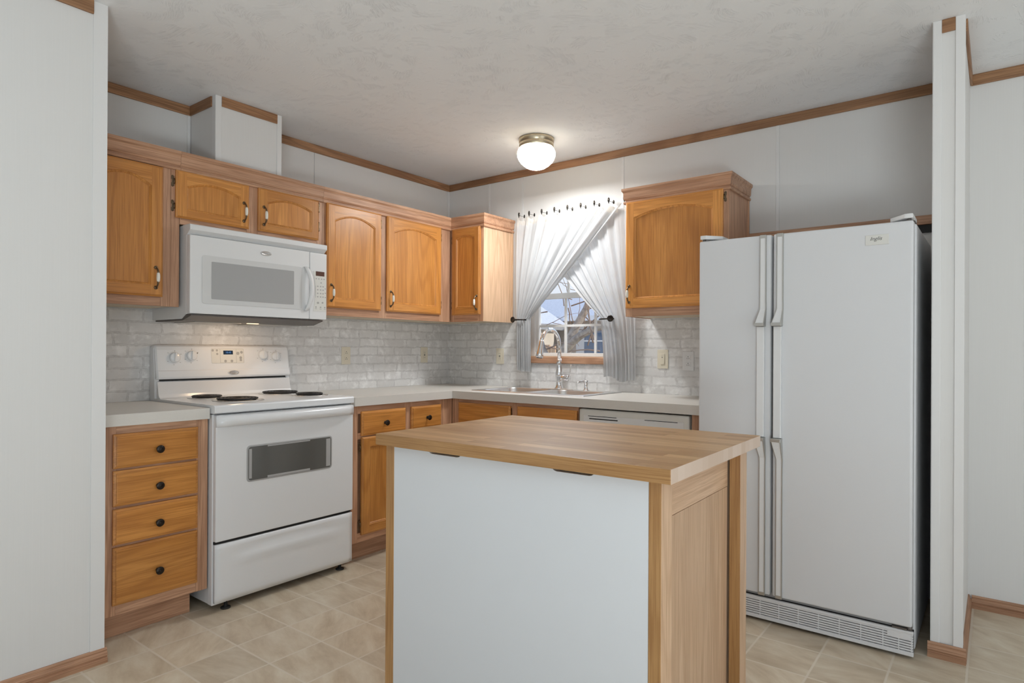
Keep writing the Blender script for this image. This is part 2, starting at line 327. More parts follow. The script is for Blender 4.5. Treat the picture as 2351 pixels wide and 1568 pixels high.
# ------------------------------------------------------------------ mesh helpers
class MB:
    def __init__(s): s.bm = bmesh.new()
    def _merge(s, tb, mi, smooth):
        bmesh.ops.recalc_face_normals(tb, faces=tb.faces[:])
        for f in tb.faces: f.material_index = mi; f.smooth = smooth
        me = bpy.data.meshes.new('tmp'); tb.to_mesh(me); tb.free(); s.bm.from_mesh(me); bpy.data.meshes.remove(me)
    def box(s, x0, x1, y0, y1, z0, z1, mi=0, bev=0, seg=2):
        tb = bmesh.new(); bmesh.ops.create_cube(tb, size=1)
        for v in tb.verts: v.co = Vector(((x0+x1)/2+v.co.x*(x1-x0), (y0+y1)/2+v.co.y*(y1-y0), (z0+z1)/2+v.co.z*(z1-z0)))
        if bev: bmesh.ops.bevel(tb, geom=tb.edges[:], offset=bev, segments=seg, affect='EDGES', profile=.6)
        s._merge(tb, mi, False); return s
    def poly(s, pts, mi=0):
        tb = bmesh.new(); tb.faces.new([tb.verts.new(p) for p in pts])
        for f in tb.faces: f.material_index = mi
        me = bpy.data.meshes.new('tmp'); tb.to_mesh(me); tb.free(); s.bm.from_mesh(me); bpy.data.meshes.remove(me); return s
    def prism(s, loop, vec, mi=0, bev=0, smooth=False):
        """closed planar loop pushed along vec"""
        tb = bmesh.new(); vec = Vector(vec)
        a = [tb.verts.new(p) for p in loop]; c = [tb.verts.new(Vector(p)+vec) for p in loop]
        n = len(a); tb.faces.new(a); tb.faces.new(c[::-1])
        for i in range(n): tb.faces.new((a[i], c[i], c[(i+1) % n], a[(i+1) % n]))
        if bev: bmesh.ops.bevel(tb, geom=tb.edges[:], offset=bev, segments=2, affect='EDGES', profile=.6)
        s._merge(tb, mi, smooth); return s
    def loft(s, loops, mi=0, cap0=True, cap1=True, smooth=False, closed=True):
        tb = bmesh.new(); L = [[tb.verts.new(p) for p in lp] for lp in loops]; n = len(L[0])
        for a, c in zip(L, L[1:]):
            for i in range(n if closed else n-1): tb.faces.new((a[i], a[(i+1) % n], c[(i+1) % n], c[i]))
        if cap0: tb.faces.new(L[0][::-1])
        if cap1: tb.faces.new(L[-1])
        s._merge(tb, mi, smooth); return s
    def tube(s, pts, rad, mi=0, seg=10, caps=True):
        pts = [Vector(p) for p in pts]; n = len(pts)
        rs = rad if isinstance(rad, (list, tuple)) else [rad]*n
        loops = []; ref = None
        for i, p in enumerate(pts):
            t = (pts[min(i+1, n-1)]-pts[max(i-1, 0)]).normalized()
            if ref is None:
                ref = Vector((0, 0, 1)) if abs(t.z) < .9 else Vector((1, 0, 0))
            u = (ref-t*ref.dot(t)).normalized(); ref = u; v = t.cross(u)
            loops.append([p+(u*math.cos(a)+v*math.sin(a))*rs[i] for a in [2*math.pi*k/seg for k in range(seg)]])
        return s.loft(loops, mi, caps, caps, True)
    def lathe(s, base, axis, prof, mi=0, seg=24, smooth=True):
        base = Vector(base); ax = Vector(axis).normalized()
        u = ax.orthogonal().normalized(); v = ax.cross(u)
        loops = [[base+ax*h+(u*math.cos(a)+v*math.sin(a))*max(r, 1e-4) for a in [2*math.pi*k/seg for k in range(seg)]] for r, h in prof]
        return s.loft(loops, mi, True, True, smooth)
    def sphere(s, c, r, mi=0, sc=(1, 1, 1)):
        tb = bmesh.new(); bmesh.ops.create_uvsphere(tb, u_segments=16, v_segments=10, radius=r)
        for v in tb.verts: v.co = Vector(c)+Vector((v.co.x*sc[0], v.co.y*sc[1], v.co.z*sc[2]))
        s._merge(tb, mi, True); return s
    def build(s, name, mats, parent=None, origin=None, autosmooth=False):
        me = bpy.data.meshes.new(name)
        o0 = Vector(origin) if origin is not None else org(parent)
        for v in s.bm.verts: v.co -= o0
        s.bm.to_mesh(me); s.bm.free()
        for mt in (mats if isinstance(mats, (list, tuple)) else [mats]): me.materials.append(M[mt] if isinstance(mt, str) else mt)
        o = bpy.data.objects.new(name, me); COL.objects.link(o)
        if parent: o.parent = parent
        elif origin is not None: o.location = o0
        return o
def org(o):
    if o is None: return Vector((0, 0, 0))
    while o.parent: o = o.parent
    return o.location.copy()
def tag(o, label=None, cat=None, group=None, kind=None):
    if label: o['label'] = label
    if cat: o['category'] = cat
    if group: o['group'] = group
    if kind: o['kind'] = kind
    return o
def thing(name, label, cat, loc, group=None):
    o = bpy.data.objects.new(name, None); COL.objects.link(o); o.location = loc; o.empty_display_size = .05
    return tag(o, label, cat, group)
def struct(o): return tag(o, kind='structure')
def place(name, mesh, parent, loc):
    """a copy of a shared mesh as a part"""
    o = bpy.data.objects.new(name, mesh); COL.objects.link(o); o.parent = parent; o.location = Vector(loc)-org(parent); return o
def rrect(cx, cy, hx, hy, r, z, seg=5):
    pts = []
    for sx, sy, a0 in ((1, 1, 0), (-1, 1, 90), (-1, -1, 180), (1, -1, 270)):
        for k in range(seg+1):
            a = math.radians(a0+90*k/seg); pts.append((cx+sx*(hx-r)+r*math.cos(a), cy+sy*(hy-r)+r*math.sin(a), z))
    return pts
def frame_of(face, front):
    """local (u along the wall, z up, w outward) -> world"""
    if face == 'x+': return lambda u, z, w: (front+w, u, z)
    return lambda u, z, w: (u, front-w, z)
def haxis(face): return 'y' if face == 'x+' else 'x'

# ------------------------------------------------------------------ room shell
HC = 2.4625
b = MB(); b.box(-.15, 7.6, -7.65, .15, -.12, 0); struct(b.build('floor', 'floor'))
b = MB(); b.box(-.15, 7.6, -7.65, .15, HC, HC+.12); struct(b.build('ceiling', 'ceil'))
b = MB(); b.box(-.15, 0, -7.65, .15, 0, HC)
wl_ = struct(b.build('wall_left', 'wall'))
WX0, WX1, WZ0, WZ1 = .748, 1.525, 1.130, 2.005
b = MB()
b.box(0, WX0, 0, .14, 0, HC); b.box(WX1, 7.6, 0, .14, 0, HC); b.box(WX0, WX1, 0, .14, 0, WZ0); b.box(WX0, WX1, 0, .14, WZ1, HC)
wb = struct(b.build('wall_back', 'wall'))
# narrow battens over the wallboard joints
for x in (.406, .715, 1.512, 2.453):
    b = MB(); b.box(x-.009, x+.009, -.004, 0, 1.40, HC-.05, bev=.0015); struct(b.build('batten', 'batten', wb))
b = MB(); b.box(0, .0012, -1.2345, -1.2315, .93, HC-.05); struct(b.build('batten', 'seam', wl_))
b = MB(); b.box(0, .006, -.022, 0, 2.1, HC-.05, bev=.002); b.box(0, .006, -2.018, -2.002, 2.1, HC-.05, bev=.002); struct(b.build('batten', 'batten', wl_))
# partition that closes the run on the left, its corner covered by a flat vinyl strip
PX_ = .750
b = MB(); b.box(0, PX_, -7.5, -2.668, 0, HC); wp = struct(b.build('wall_left_partition', 'wall'))
b = MB(); b.box(PX_, PX_+.004, -2.712, -2.666, .05, HC, bev=.0015); b.box(PX_-.03, PX_+.004, -2.668, -2.664, .05, HC, bev=.0012)
struct(b.build('corner_strip', 'batten', wp))
# stub wall at the right of the refrigerator
b = MB(); b.box(3.207, 3.303, -.668, 0, 0, HC); ws = struct(b.build('wall_right_stub', 'wall'))
b = MB(); b.box(3.203, 3.233, -.674, -.668, .05, HC, bev=.002); b.box(3.276, 3.3065, -.674, -.668, .05, HC, bev=.002)
b.box(3.203, 3.207, -.674, -.63, .05, HC, bev=.0015); b.box(3.303, 3.307, -.674, -.63, .05, HC, bev=.0015)
struct(b.build('corner_strip', 'batten', ws))
# rear and right-hand walls of the living room, with window openings
b = MB()
b.box(-.15, 1.6, -7.65, -7.5, 0, HC); b.box(4.6, 5.25, -7.65, -7.5, 0, HC); b.box(6.95, 7.6, -7.65, -7.5, 0, HC)
b.box(1.6, 4.6, -7.65, -7.5, 0, .5); b.box(1.6, 4.6, -7.65, -7.5, 2.2, HC); b.box(5.25, 6.95, -7.65, -7.5, 2.2, HC)
struct(b.build('wall_rear', 'wall'))
b = MB()
b.box(7.5, 7.65, -7.5, -3.6, 0, HC); b.box(7.5, 7.65, -1.2, .14, 0, HC); b.box(7.5, 7.65, -3.6, -1.2, 0, .55); b.box(7.5, 7.65, -3.6, -1.2, 2.15, HC)
struct(b.build('wall_right', 'wall'))

# flue chase above the microwave
b = MB(); b.box(0, .267, -2.0, -1.636, 2.112, HC); ch = struct(b.build('wall_flue_chase', 'wall'))
b = MB(); b.box(.267, .271, -2.004, -1.972, 2.112, HC, bev=.0015); b.box(.235, .267, -2.004, -2.0, 2.112, HC, bev=.0012)
b.box(.267, .271, -1.660, -1.632, 2.112, HC, bev=.0015)
struct(b.build('corner_strip', 'batten', ch))

# oak strips under the ceiling
TN = [0]
def trim(x0, x1, y0, y1, z0=HC-.0505, z1=HC-.0005, ax='x'):
    TN[0] += 1; b = MB(); b.box(x0, x1, y0, y1, z0, z1, bev=.002)
    return struct(b.build('trim_%d' % TN[0], wood('trim', ax), origin=((x0+x1)/2, (y0+y1)/2, (z0+z1)/2)))
trim(0, .010, -2.664, -2.0, ax='y'); trim(0, .010, -1.636, 0, ax='y')
trim(.010, .235, -2.010, -2.0, ax='x'); trim(.267, .275, -1.972, -1.660, ax='y')
trim(.010, 3.203, -.010, 0, ax='x'); trim(3.307, 7.5, -.010, 0, ax='x')
trim(PX_, PX_+.010, -7.5, -2.712, ax='y')
trim(3.233, 3.276, -.676, -.668, ax='x')
trim(3.303, 3.313, -.63, -.010, ax='y')
def basebd(x0, x1, y0, y1, face, ax, h=.058):
    TN[0] += 1
    prof = [(0, 0), (.015, 0), (.016, h*.30), (.0105, h*.36), (.0105, h*.42), (.0145, h*.50), (.0135, h*.66), (.008, h*.78), (.009, h*.88), (.005, h), (0, h)]
    if face == 'y-': loop = [(x0, y0-w, z) for w, z in prof]; vec = (x1-x0, 0, 0)
    elif face == 'x+': loop = [(x0+w, y0, z) for w, z in prof]; vec = (0, y1-y0, 0)
    else: loop = [(x0-w, y0, z) for w, z in prof]; vec = (0, y1-y0, 0)
    b = MB(); b.prism(loop, vec); return struct(b.build('baseboard_%s' % {'y-': 'back', 'x+': 'left', 'x-': 'right'}[face]+('' if TN[0] == 0 else ''), wood('base', ax), origin=(x0, y0, 0)))
basebd(3.317, 7.5, 0, 0, 'y-', 'x'); basebd(3.195, 3.317, -.674, 0, 'y-', 'x'); basebd(3.303, 0, -.674, -.0, 'x+', 'y')
basebd(PX_, 0, -7.5, -2.657, 'x+', 'y', .055)

# faux brick paper between counter and cabinets
b = MB(); b.box(.0006, .003, -2.667, -.0006, .9145, 1.373); tag(b.build('backsplash', 'brick_y'), 'pale grey whitewashed faux-brick backsplash on the left wall behind the stove', 'backsplash')
b = MB(); b.box(.0035, .696, -.003, -.0006, .9145, 1.385); b.box(1.575, 2.30, -.003, -.0006, .9145, 1.385); b.box(.696, 1.575, -.003, -.0006, .9145, 1.087)
tag(b.build('backsplash', 'brick_x'), 'pale grey whitewashed faux-brick backsplash under the window behind the sink', 'backsplash')

# ------------------------------------------------------------------ window
wr = struct(thing('window_1', None, None, (1.1465, 0, 1.55)))
del_keys = None
b = MB(); b.box(.697, .752, -.016, -.0035, 1.088, 2.03, bev=.004); b.box(1.521, 1.574, -.016, -.0035, 1.088, 2.03, bev=.004)
struct(b.build('casing', wood('frame', 'z'), wr))
b = MB(); b.box(.752, 1.521, -.017, -.0035, 1.088, 1.132, bev=.004); b.box(.752, 1.521, -.017, -.0035, 1.985, 2.03, bev=.004); struct(b.build('casing', wood('frame', 'x'), wr))
b = MB(); b.box(WX0, WX0+.008, -.003, .075, WZ0, WZ1); b.box(WX1-.008, WX1, -.003, .075, WZ0, WZ1); b.box(WX0, WX1, -.003, .075, WZ0, WZ0+.006); b.box(WX0, WX1, -.003, .075, WZ1-.008, WZ1)
struct(b.build('jamb', wood('pale', 'z'), wr))
b = MB()
b.box(WX0+.008, WX0+.05, .045, .12, WZ0+.006, WZ1-.008, bev=.003); b.box(WX1-.05, WX1-.008, .045, .12, WZ0+.006, WZ1-.008, bev=.003)
b.box(WX0+.05, WX1-.05, .045, .12, WZ0+.006, WZ0+.03, bev=.003); b.box(WX0+.05, WX1-.05, .045, .12, WZ1-.035, WZ1-.008, bev=.003)
struct(b.build('window_frame', 'vinylw', wr))
gx0, gx1 = WX0+.05, WX1-.05
def sash(z0, z1, y, nm):
    b = MB()
    b.box(gx0, gx0+.028, y-.014, y+.014, z0, z1, bev=.003); b.box(gx1-.028, gx1, y-.014, y+.014, z0, z1, bev=.003)
    b.box(gx0+.028, gx1-.028, y-.014, y+.014, z0, z0+.028, bev=.003); b.box(gx0+.028, gx1-.028, y-.014, y+.014, z1-.034, z1, bev=.003)
    s_ = struct(b.build(nm, 'vinylw', wr)); b = MB()
    for x in (1.045, 1.281): b.box(x-.008, x+.008, y-.006, y+.006, z0+.028, z1-.034)
    zm = (z0+.028+z1-.034)/2; b.box(gx0+.028, gx1-.028, y-.0055, y+.0055, zm-.008, zm+.008)
    struct(b.build('muntin', 'vinylw', s_))
    b = MB(); b.box(gx0+.02, gx1-.02, y+.0065, y+.0095, z0+.02, z1-.02); struct(b.build('pane', 'glass', s_))
sash(1.16-.028, 1.571, .066, 'lower_sash'); sash(1.55, WZ1-.03, .10, 'upper_sash')

# ------------------------------------------------------------------ outside the window
b = MB(); b.box(-16, 12, .6, 22, -.75, -.6); struct(b.build('ground', 'grass'))
hs = thing('neighbour_house', 'beige neighbouring house with grey roof and blue-glazed window seen through the kitchen window', 'house', (-3.5, 7.5, -.6))
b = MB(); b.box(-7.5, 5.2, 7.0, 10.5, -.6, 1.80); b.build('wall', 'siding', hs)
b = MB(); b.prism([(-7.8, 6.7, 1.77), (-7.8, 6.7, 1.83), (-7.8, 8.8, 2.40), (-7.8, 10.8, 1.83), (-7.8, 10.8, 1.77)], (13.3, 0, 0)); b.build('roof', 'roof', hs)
b = MB(); b.box(-7.8, 5.5, 6.67, 6.70, 1.74, 1.835); b.build('fascia', 'outwhite', hs)
b = MB(); b.box(-3.14, -1.55, 6.96, 7.0, .35, 1.69); wf = b.build('window', 'outwhite', hs)
b = MB(); b.box(-2.94, -1.62, 6.94, 6.955, .42, 1.60); b.build('pane', 'bglass', wf)
b = MB()
for z in (.72, 1.05, 1.36): b.box(-2.94, -1.62, 6.925, 6.94, z-.015, z+.015)
for x in (-2.45, -2.05): b.box(x-.015, x+.015, 6.925, 6.94, .42, 1.58)
b.build('muntin', 'outwhite', wf)
hs2 = thing('neighbour_house', 'tan gabled house with dark roof edge behind the bare tree, left in the window', 'house', (-4.9, 5.6, -.6))
b = MB(); b.prism([(-6.3, 5.4, -.6), (-3.35, 5.4, -.6), (-3.35, 5.4, 1.62), (-4.8, 5.4, 2.5), (-6.3, 5.4, 1.62)], (0, 1.1, 0)); b.build('wall', 'gable', hs2)
b = MB(); b.prism([(-3.22, 5.25, 1.56), (-3.12, 5.25, 1.66), (-4.8, 5.25, 2.68), (-6.5, 5.25, 1.66), (-6.4, 5.25, 1.56), (-4.8, 5.25, 2.52)], (0, 1.38, 0)); b.build('roof', 'roof', hs2)
b = MB()
for k in range(9): b.box(-2.75+k*.1, -2.662+k*.1, 4.3, 4.33, -.6, 1.24+.02*(k % 2))
tag(b.build('fence', wood('pale', 'z'), origin=(-3.3, 4.3, -.6)), 'pale weathered board fence low behind the bare tree outside', 'fence')
tr = thing('bare_tree', 'leafless grey tree with forking limbs outside the kitchen window', 'tree', (-1.05, 3.0, -.6))
b = MB(); b.tube([(-1.05, 3, -.6), (-1.0, 3, .2), (-.9, 3, .9), (-.84, 3, 1.16), (-.70, 3.0, 1.45), (-.56, 3.02, 1.68), (-.40, 3.0, 2.0), (-.1, 2.95, 2.6)], [.14, .11, .09, .075, .05, .042, .038, .025], seg=12)
b.build('trunk', 'bark', tr)
b = MB(); b.tube([(-.86, 3, 1.12), (-.74, 2.98, 1.27), (-.60, 2.96, 1.36), (-.42, 2.93, 1.43), (-.1, 2.9, 1.50), (.4, 2.85, 1.75)], [.06, .05, .048, .042, .036, .02], seg=10); b.build('limb', 'bark', tr)
b = MB(); b.tube([(-.95, 3, .8), (-1.15, 2.97, 1.2), (-1.28, 2.95, 1.6), (-1.32, 2.9, 2.1), (-1.5, 2.9, 2.7)], [.05, .03, .026, .02, .01], seg=8); b.build('limb', 'bark', tr)
b = MB()
for k in range(70):
    p = Vector((random.uniform(-1.7, .3), random.uniform(2.6, 3.4), random.uniform(.9, 2.3)))
    d = Vector((random.uniform(-1, 1), random.uniform(-.3, .3), random.uniform(-.2, 1))).normalized()
    pts = [p]
    for q in range(5):
        d = (d+Vector((random.uniform(-.35, .35), random.uniform(-.2, .2), random.uniform(-.3, .35)))).normalized(); pts.append(pts[-1]+d*random.uniform(.1, .22))
    r = random.uniform(.004, .011); b.tube(pts, [r, r*.9, r*.75, r*.6, r*.45, r*.3], seg=5)
tag(b.build('twigs', 'twig', tr), kind='stuff')

# ------------------------------------------------------------------ cabinet hardware (shared meshes)
def handle_mesh(face):
    F = frame_of(face, 0); b = MB()
    def P(z, w): return F(0, z, w)
    ax = Vector(F(0, 0, 1))-Vector(F(0, 0, 0))
    for s in (1, -1):
        b.lathe(P(.046*s, 0), ax, [(.0001, 0), (.0085, 0), (.0085, .002), (.006, .0045), (.0001, .005)], 0, 14)
        b.tube([P(.046*s, .002), P(.043*s, .010), P(.036*s, .018), P(.027*s, .023), P(.019*s, .0245)], [.0042, .0038, .0036, .0042, .0052], 0, 8)
    b.tube([P(.0205, .0245), P(.0195, .0247), P(.010, .0253), P(0, .0255), P(-.010, .0253), P(-.0195, .0247), P(-.0205, .0245)], [.004, .006, .0074, .0078, .0074, .006, .004], 1, 12)
    o = b.build('handle', ['brass', 'ceramic']); me = o.data; bpy.data.objects.remove(o); return me
def knob_mesh(face):
    F = frame_of(face, 0); ax = Vector(F(0, 0, 1)); b = MB()
    b.lathe((0, 0, 0), ax, [(.0001, 0), (.009, 0), (.009, .002), (.0055, .004), (.005, .012), (.009, .015), (.0158, .019), (.0165, .022), (.0150, .0245), (.0128, .0242), (.0112, .0262), (.008, .0272), (.007, .0268), (.005, .028), (.0001, .0283)], 0, 22)
    o = b.build('knob', ['bronze']); me = o.data; bpy.data.objects.remove(o); return me
def hinge_mesh(face):
    F = frame_of(face, 0); b = MB()
    def bx(u0, u1, z0, z1, w0, w1):
        p, q = F(u0, z0, w0), F(u1, z1, w1); b.box(*sorted((p[0], q[0])), *sorted((p[1], q[1])), *sorted((p[2], q[2])), 0, .0006)
    for s in (1, -1): bx(-.0085, .0045, s*.016-.008, s*.016+.008, 0, .002)
    bx(-.006, .0045, -.022, .022, 0, .0016)
    b.tube([F(.0045, -.013, .002), F(.0045, .013, .002)], .0036, 0, 8)
    for s in (1, -1): b.sphere(F(-.003, s*.024, .001), .0035)
    o = b.build('hinge', ['brass']); me = o.data; bpy.data.objects.remove(o); return me
HM = {f: handle_mesh(f) for f in ('x+', 'y-')}; KM = {f: knob_mesh(f) for f in ('x+', 'y-')}; GM = {f: hinge_mesh(f) for f in ('x+', 'y-')}

def door(parent, face, u0, u1, z0, z1, front, handle=None, hinge=None, arch=.042, stile=.052, rail=.052, th=.019):
    """raised-frame oak door: stiles, rails (the top one arched), bead and flat veneer panel; front = face of the cabinet behind it"""
    F = frame_of(face, front); V, Hh = wood('door', 'z'), wood('door', haxis(face))
    e = .009                                                   # routed outer edge
    b = MB(); tb = bmesh.new()
    iu0, iu1, iz0, iz1 = u0+stile, u1-stile, z0+rail, z1-rail
    N = 20
    rise = arch; ztop = iz1-rise
    arc = [(iu1-(iu1-iu0)*k/N, ztop+rise*(1-(2*k/N-1)**2)) for k in range(N+1)]
    inner = [(iu0, iz0), (iu1, iz0)]+arc                         # anticlockwise
    cu, cz = (iu0+iu1)/2, (iz0+iz1)/2
    def inset(d):
        su, sz = 1-2*d/(iu1-iu0), 1-2*d/(iz1-iz0); return [(cu+(u-cu)*su, cz+(z-cz)*sz) for u, z in inner]
    def face_(pts, mi): 
        f = tb.faces.new([tb.verts.new(F(*p)) for p in pts]); f.material_index = mi
    w = th
    o0, o1, p0, p1 = u0+e, u1-e, z0+e, z1-e
    face_([(o0, p0, w), (iu0, p0, w), (iu0, p1, w), (o0, p1, w)], 0); face_([(iu1, p0, w), (o1, p0, w), (o1, p1, w), (iu1, p1, w)], 0)
    face_([(iu0, p0, w), (iu1, p0, w), (iu1, iz0, w), (iu0, iz0, w)], 1)
    for (ua, za), (ub, zb) in zip(arc, arc[1:]): face_([(ub, zb, w), (ua, za, w), (ua, p1, w), (ub, p1, w)], 1)
    rect = lambda d, ww: [(u0+d, z0+d, ww), (u1-d, z0+d, ww), (u1-d, z1-d, ww), (u0+d, z1-d, ww)]
    for A, Bq in ((rect(e, w), rect(e*.8, w-.0025)), (rect(e*.8, w-.0025), rect(.001, w-.006)), (rect(.001, w-.006), rect(0, w-.008)), (rect(0, w-.008), rect(.002, 0))):
        for i in range(4): face_([A[i], A[(i+1) % 4], Bq[(i+1) % 4], Bq[i]][::-1], 1 if i in (0, 2) else 0)
    face_(rect(.002, 0)[::-1], 0)
    L = [[(u, z, w) for u, z in inner], [(u, z, w-.003) for u, z in inset(.002)], [(u, z, w-.0025) for u, z in inset(.005)], [(u, z, w-.008) for u, z in inset(.010)]]
    for A, Bq in zip(L, L[1:]):
        n = len(A)
        for i in range(n): face_([A[i], A[(i+1) % n], Bq[(i+1) % n], Bq[i]], 0)
    bmesh.ops.remove_doubles(tb, verts=tb.verts[:], dist=1e-5)
    me = bpy.data.meshes.new('t'); 
    bmesh.ops.recalc_face_normals(tb, faces=tb.faces[:]); tb.to_mesh(me); tb.free(); b.bm.from_mesh(me); bpy.data.meshes.remove(me)
    d = b.build('door', [V, Hh], parent)
    b = MB(); b.poly([F(u, z, w-.008) for u, z in inset(.0095)], 0); 
    b.poly([F(u, z, w-.012) for u, z in inset(.0095)][::-1], 0)
    b.build('panel', V, d)
    if handle: place('handle', HM[face], d, F(handle[0], handle[1], w))
    if hinge:
        side, zs = hinge
        hu = u0-.006 if side < 0 else u1+.006
        for z in zs:
            h = place('hinge', GM[face], d, F(hu, z, .0005))
            if side > 0: h.scale = (1, -1, 1) if face == 'x+' else (-1, 1, 1)
    return d
def drawer(parent, face, u0, u1, z0, z1, front, knob=True, th=.019, kz=None):
    F = frame_of(face, front); e = .014; b = MB()
    rect = lambda d, w: [F(u0+d, z0+d, w), F(u1-d, z0+d, w), F(u1-d, z1-d, w), F(u0+d, z1-d, w)]
    b.loft([rect(.002, 0), rect(0, th-.008), rect(.001, th-.006), rect(e*.72, th-.003), rect(e*.78, th-.0005), rect(e, th)])
    d = b.build('drawer', wood('door', haxis(face)), parent)
    if knob: place('knob', KM[face], d, F((u0+u1)/2, kz if kz else (z0+z1)/2, th))
    return d
def face_frame(parent, face, u0, u1, z0, z1, front, cols, rails, th=.02, name='face_frame'):
    """cols: (u0, u1) stile spans; rails: (u0, u1, z0, z1)"""
    F = frame_of(face, front-th if face == 'x+' else front+th); b = MB()
    def bx(a0, a1, c0, c1, mi, w=th):
        p, q = F(a0, c0, 0), F(a1, c1, w); b.box(*sorted((p[0], q[0])), *sorted((p[1], q[1])), *sorted((p[2], q[2])), mi, .0008, 1)
    for a0, a1 in cols: bx(a0, a1, z0, z1, 0)
    for a0, a1, c0, c1 in rails: bx(a0, a1, c0, c1, 1, th-.0003)
    return b.build(name, [wood('frame', 'z'), wood('frame', haxis(face))], parent)
CROWN = [(0, 2.020), (.010, 2.020), (.012, 2.024), (.012, 2.031), (.009, 2.034), (.003, 2.035), (.003, 2.040), (.008, 2.044), (.012, 2.052), (.013, 2.084), (.017, 2.090), (.021, 2.095), (.021, 2.1085), (-.03, 2.1085), (-.03, 2.020)]
def crown_profile(F, u): return [F(u, z, w) for w, z in CROWN]

FX = .33                                                        # face of the wall cabinets
ZB, ZT = 1.374, 2.10
def carcass(parent, x0, x1, y0, y1, z0, z1, under=True):
    b = MB(); b.box(x0, x1, y0, y1, z0+.012, z1, 0)
    c = b.build('carcass', wood('frame', 'z'), parent)
    b = MB(); b.box(x0, x1, y0, y1, z0+.004, z0+.0115); b.build('bottom_panel', 'creamw', parent)
    return c

# left wall, from the partition to the corner
c1 = thing('wall_cabinet', 'tall oak wall cabinet with one arched door at far left above the short counter', 'cabinet', (.165, -2.436, ZB), 'oak wall cabinets')
carcass(c1, .004, FX-.02, -2.664, -2.206, ZB, ZT)
face_frame(c1, 'x+', -2.664, -2.206, ZB, ZT, FX, [(-2.664, -2.6), (-2.290, -2.247), (-2.246, -2.206)], [(-2.6, -2.290, 1.985, ZT), (-2.6, -2.290, ZB, 1.425)])
door(c1, 'x+', -2.62, -2.285, 1.416, 2.016, FX, handle=(-2.318, 1.502))
b = MB(); F = frame_of('x+', FX); b.loft([crown_profile(F, -2.664), crown_profile(F, -2.206)]); b.build('crown_moulding', wood('frame', 'y'), c1)

c2 = thing('wall_cabinet', 'short oak wall cabinet with two arched doors directly above the microwave', 'cabinet', (.165, -1.805, 1.768), 'oak wall cabinets')
carcass(c2, .004, FX-.02, -2.204, -1.408, 1.768, ZT)
face_frame(c2, 'x+', -2.204, -1.408, 1.768, ZT, FX, [(-2.204, -2.2), (-1.869, -1.803), (-1.446, -1.408)], [(-2.2, -1.869, 1.995, ZT), (-1.803, -1.446, 1.995, ZT), (-2.2, -1.869, 1.768, 1.81), (-1.803, -1.446, 1.768, 1.81)])
b = MB(); b.box(FX-.0199, FX-.012, -2.2, -1.41, 1.8, 2.0)
b.build('backing', wood('frame', 'z'), c2)
door(c2, 'x+', -2.2285, -1.862, 1.795, 2.0195, FX, handle=(-1.893, 1.877), arch=.032, stile=.048, rail=.040)
d_ = [o for o in c2.children if o.name.startswith('door')][0]
for z in (1.966, 1.850): place('hinge', GM['x+'], d_, (FX+.0005, -2.236, z))
door(c2, 'x+', -1.811, -1.4405, 1.796, 2.022, FX, handle=(-1.782, 1.877), hinge=(1, (1.985, 1.877)), arch=.032, stile=.048, rail=.040)
b = MB(); b.loft([crown_profile(F, -2.205), crown_profile(F, -1.407)]); b.build('crown_moulding', wood('frame', 'y'), c2)

c3 = thing('wall_cabinet', 'wide oak wall cabinet with two tall arched doors between microwave and corner', 'cabinet', (.165, -.75, ZB), 'oak wall cabinets')
carcass(c3, .004, FX-.02, -1.406, -.004, ZB, ZT)
face_frame(c3, 'x+', -1.406, -.33, ZB, ZT, FX, [(-1.406, -1.37), (-.985, -.925), (-.445, -.331)], [(-1.37, -.985, 1.995, ZT), (-.925, -.445, 1.995, ZT), (-1.37, -.985, ZB, 1.43), (-.925, -.445, ZB, 1.43)])
door(c3, 'x+', -1.386, -.980, 1.420, 2.0245, FX, handle=(-1.357, 1.505), hinge=(1, (1.965, 1.485)))
door(c3, 'x+', -.932, -.441, 1.420, 2.0255, FX, handle=(-.905, 1.500), hinge=(1, (1.958, 1.490)))
Fb = frame_of('y-', -.33)
def cpt(w, z): return (FX+w, -.33-w, z)                         # mitre at the inside corner
b = MB(); b.loft([crown_profile(F, -1.406), [cpt(w, z) for w, z in CROWN]]); b.build('crown_moulding', wood('frame', 'y'), c3)

SX = .634
c4 = thing('wall_cabinet', 'narrow oak wall cabinet on the window wall, left of the curtains', 'cabinet', (.48, -.165, ZB), 'oak wall cabinets')
carcass(c4, FX+.002, SX-.004, -.31, -.004, ZB, ZT)
b = MB(); b.box(SX-.004, SX, -.33, -.018, ZB, ZT, bev=.0008); b.box(SX-.0035, SX+.006, -.018, -.004, ZB, ZT, bev=.002); b.build('side_panel', wood('pale', 'z'), c4)
face_frame(c4, 'y-', FX, SX-.0045, ZB, ZT, -.33, [(FX+.001, FX+.035), (SX-.05, SX-.0045)], [(FX+.035, SX-.05, 1.995, ZT), (FX+.035, SX-.05, ZB, 1.43)])
door(c4, 'y-', .352, .611, 1.420, 2.026, -.33, handle=(.588, 1.502), hinge=(-1, (1.950, 1.490)), arch=.022, stile=.045)
def spt(w, z): return (SX+w, -.33-w, z)
def swt(w, z): return (SX+w, -.004, z)
b = MB(); b.loft([[cpt(w, z) for w, z in CROWN], [spt(w, z) for w, z in CROWN], [swt(w, z) for w, z in CROWN]])
b.build('crown_moulding', wood('frame', 'x'), c4)

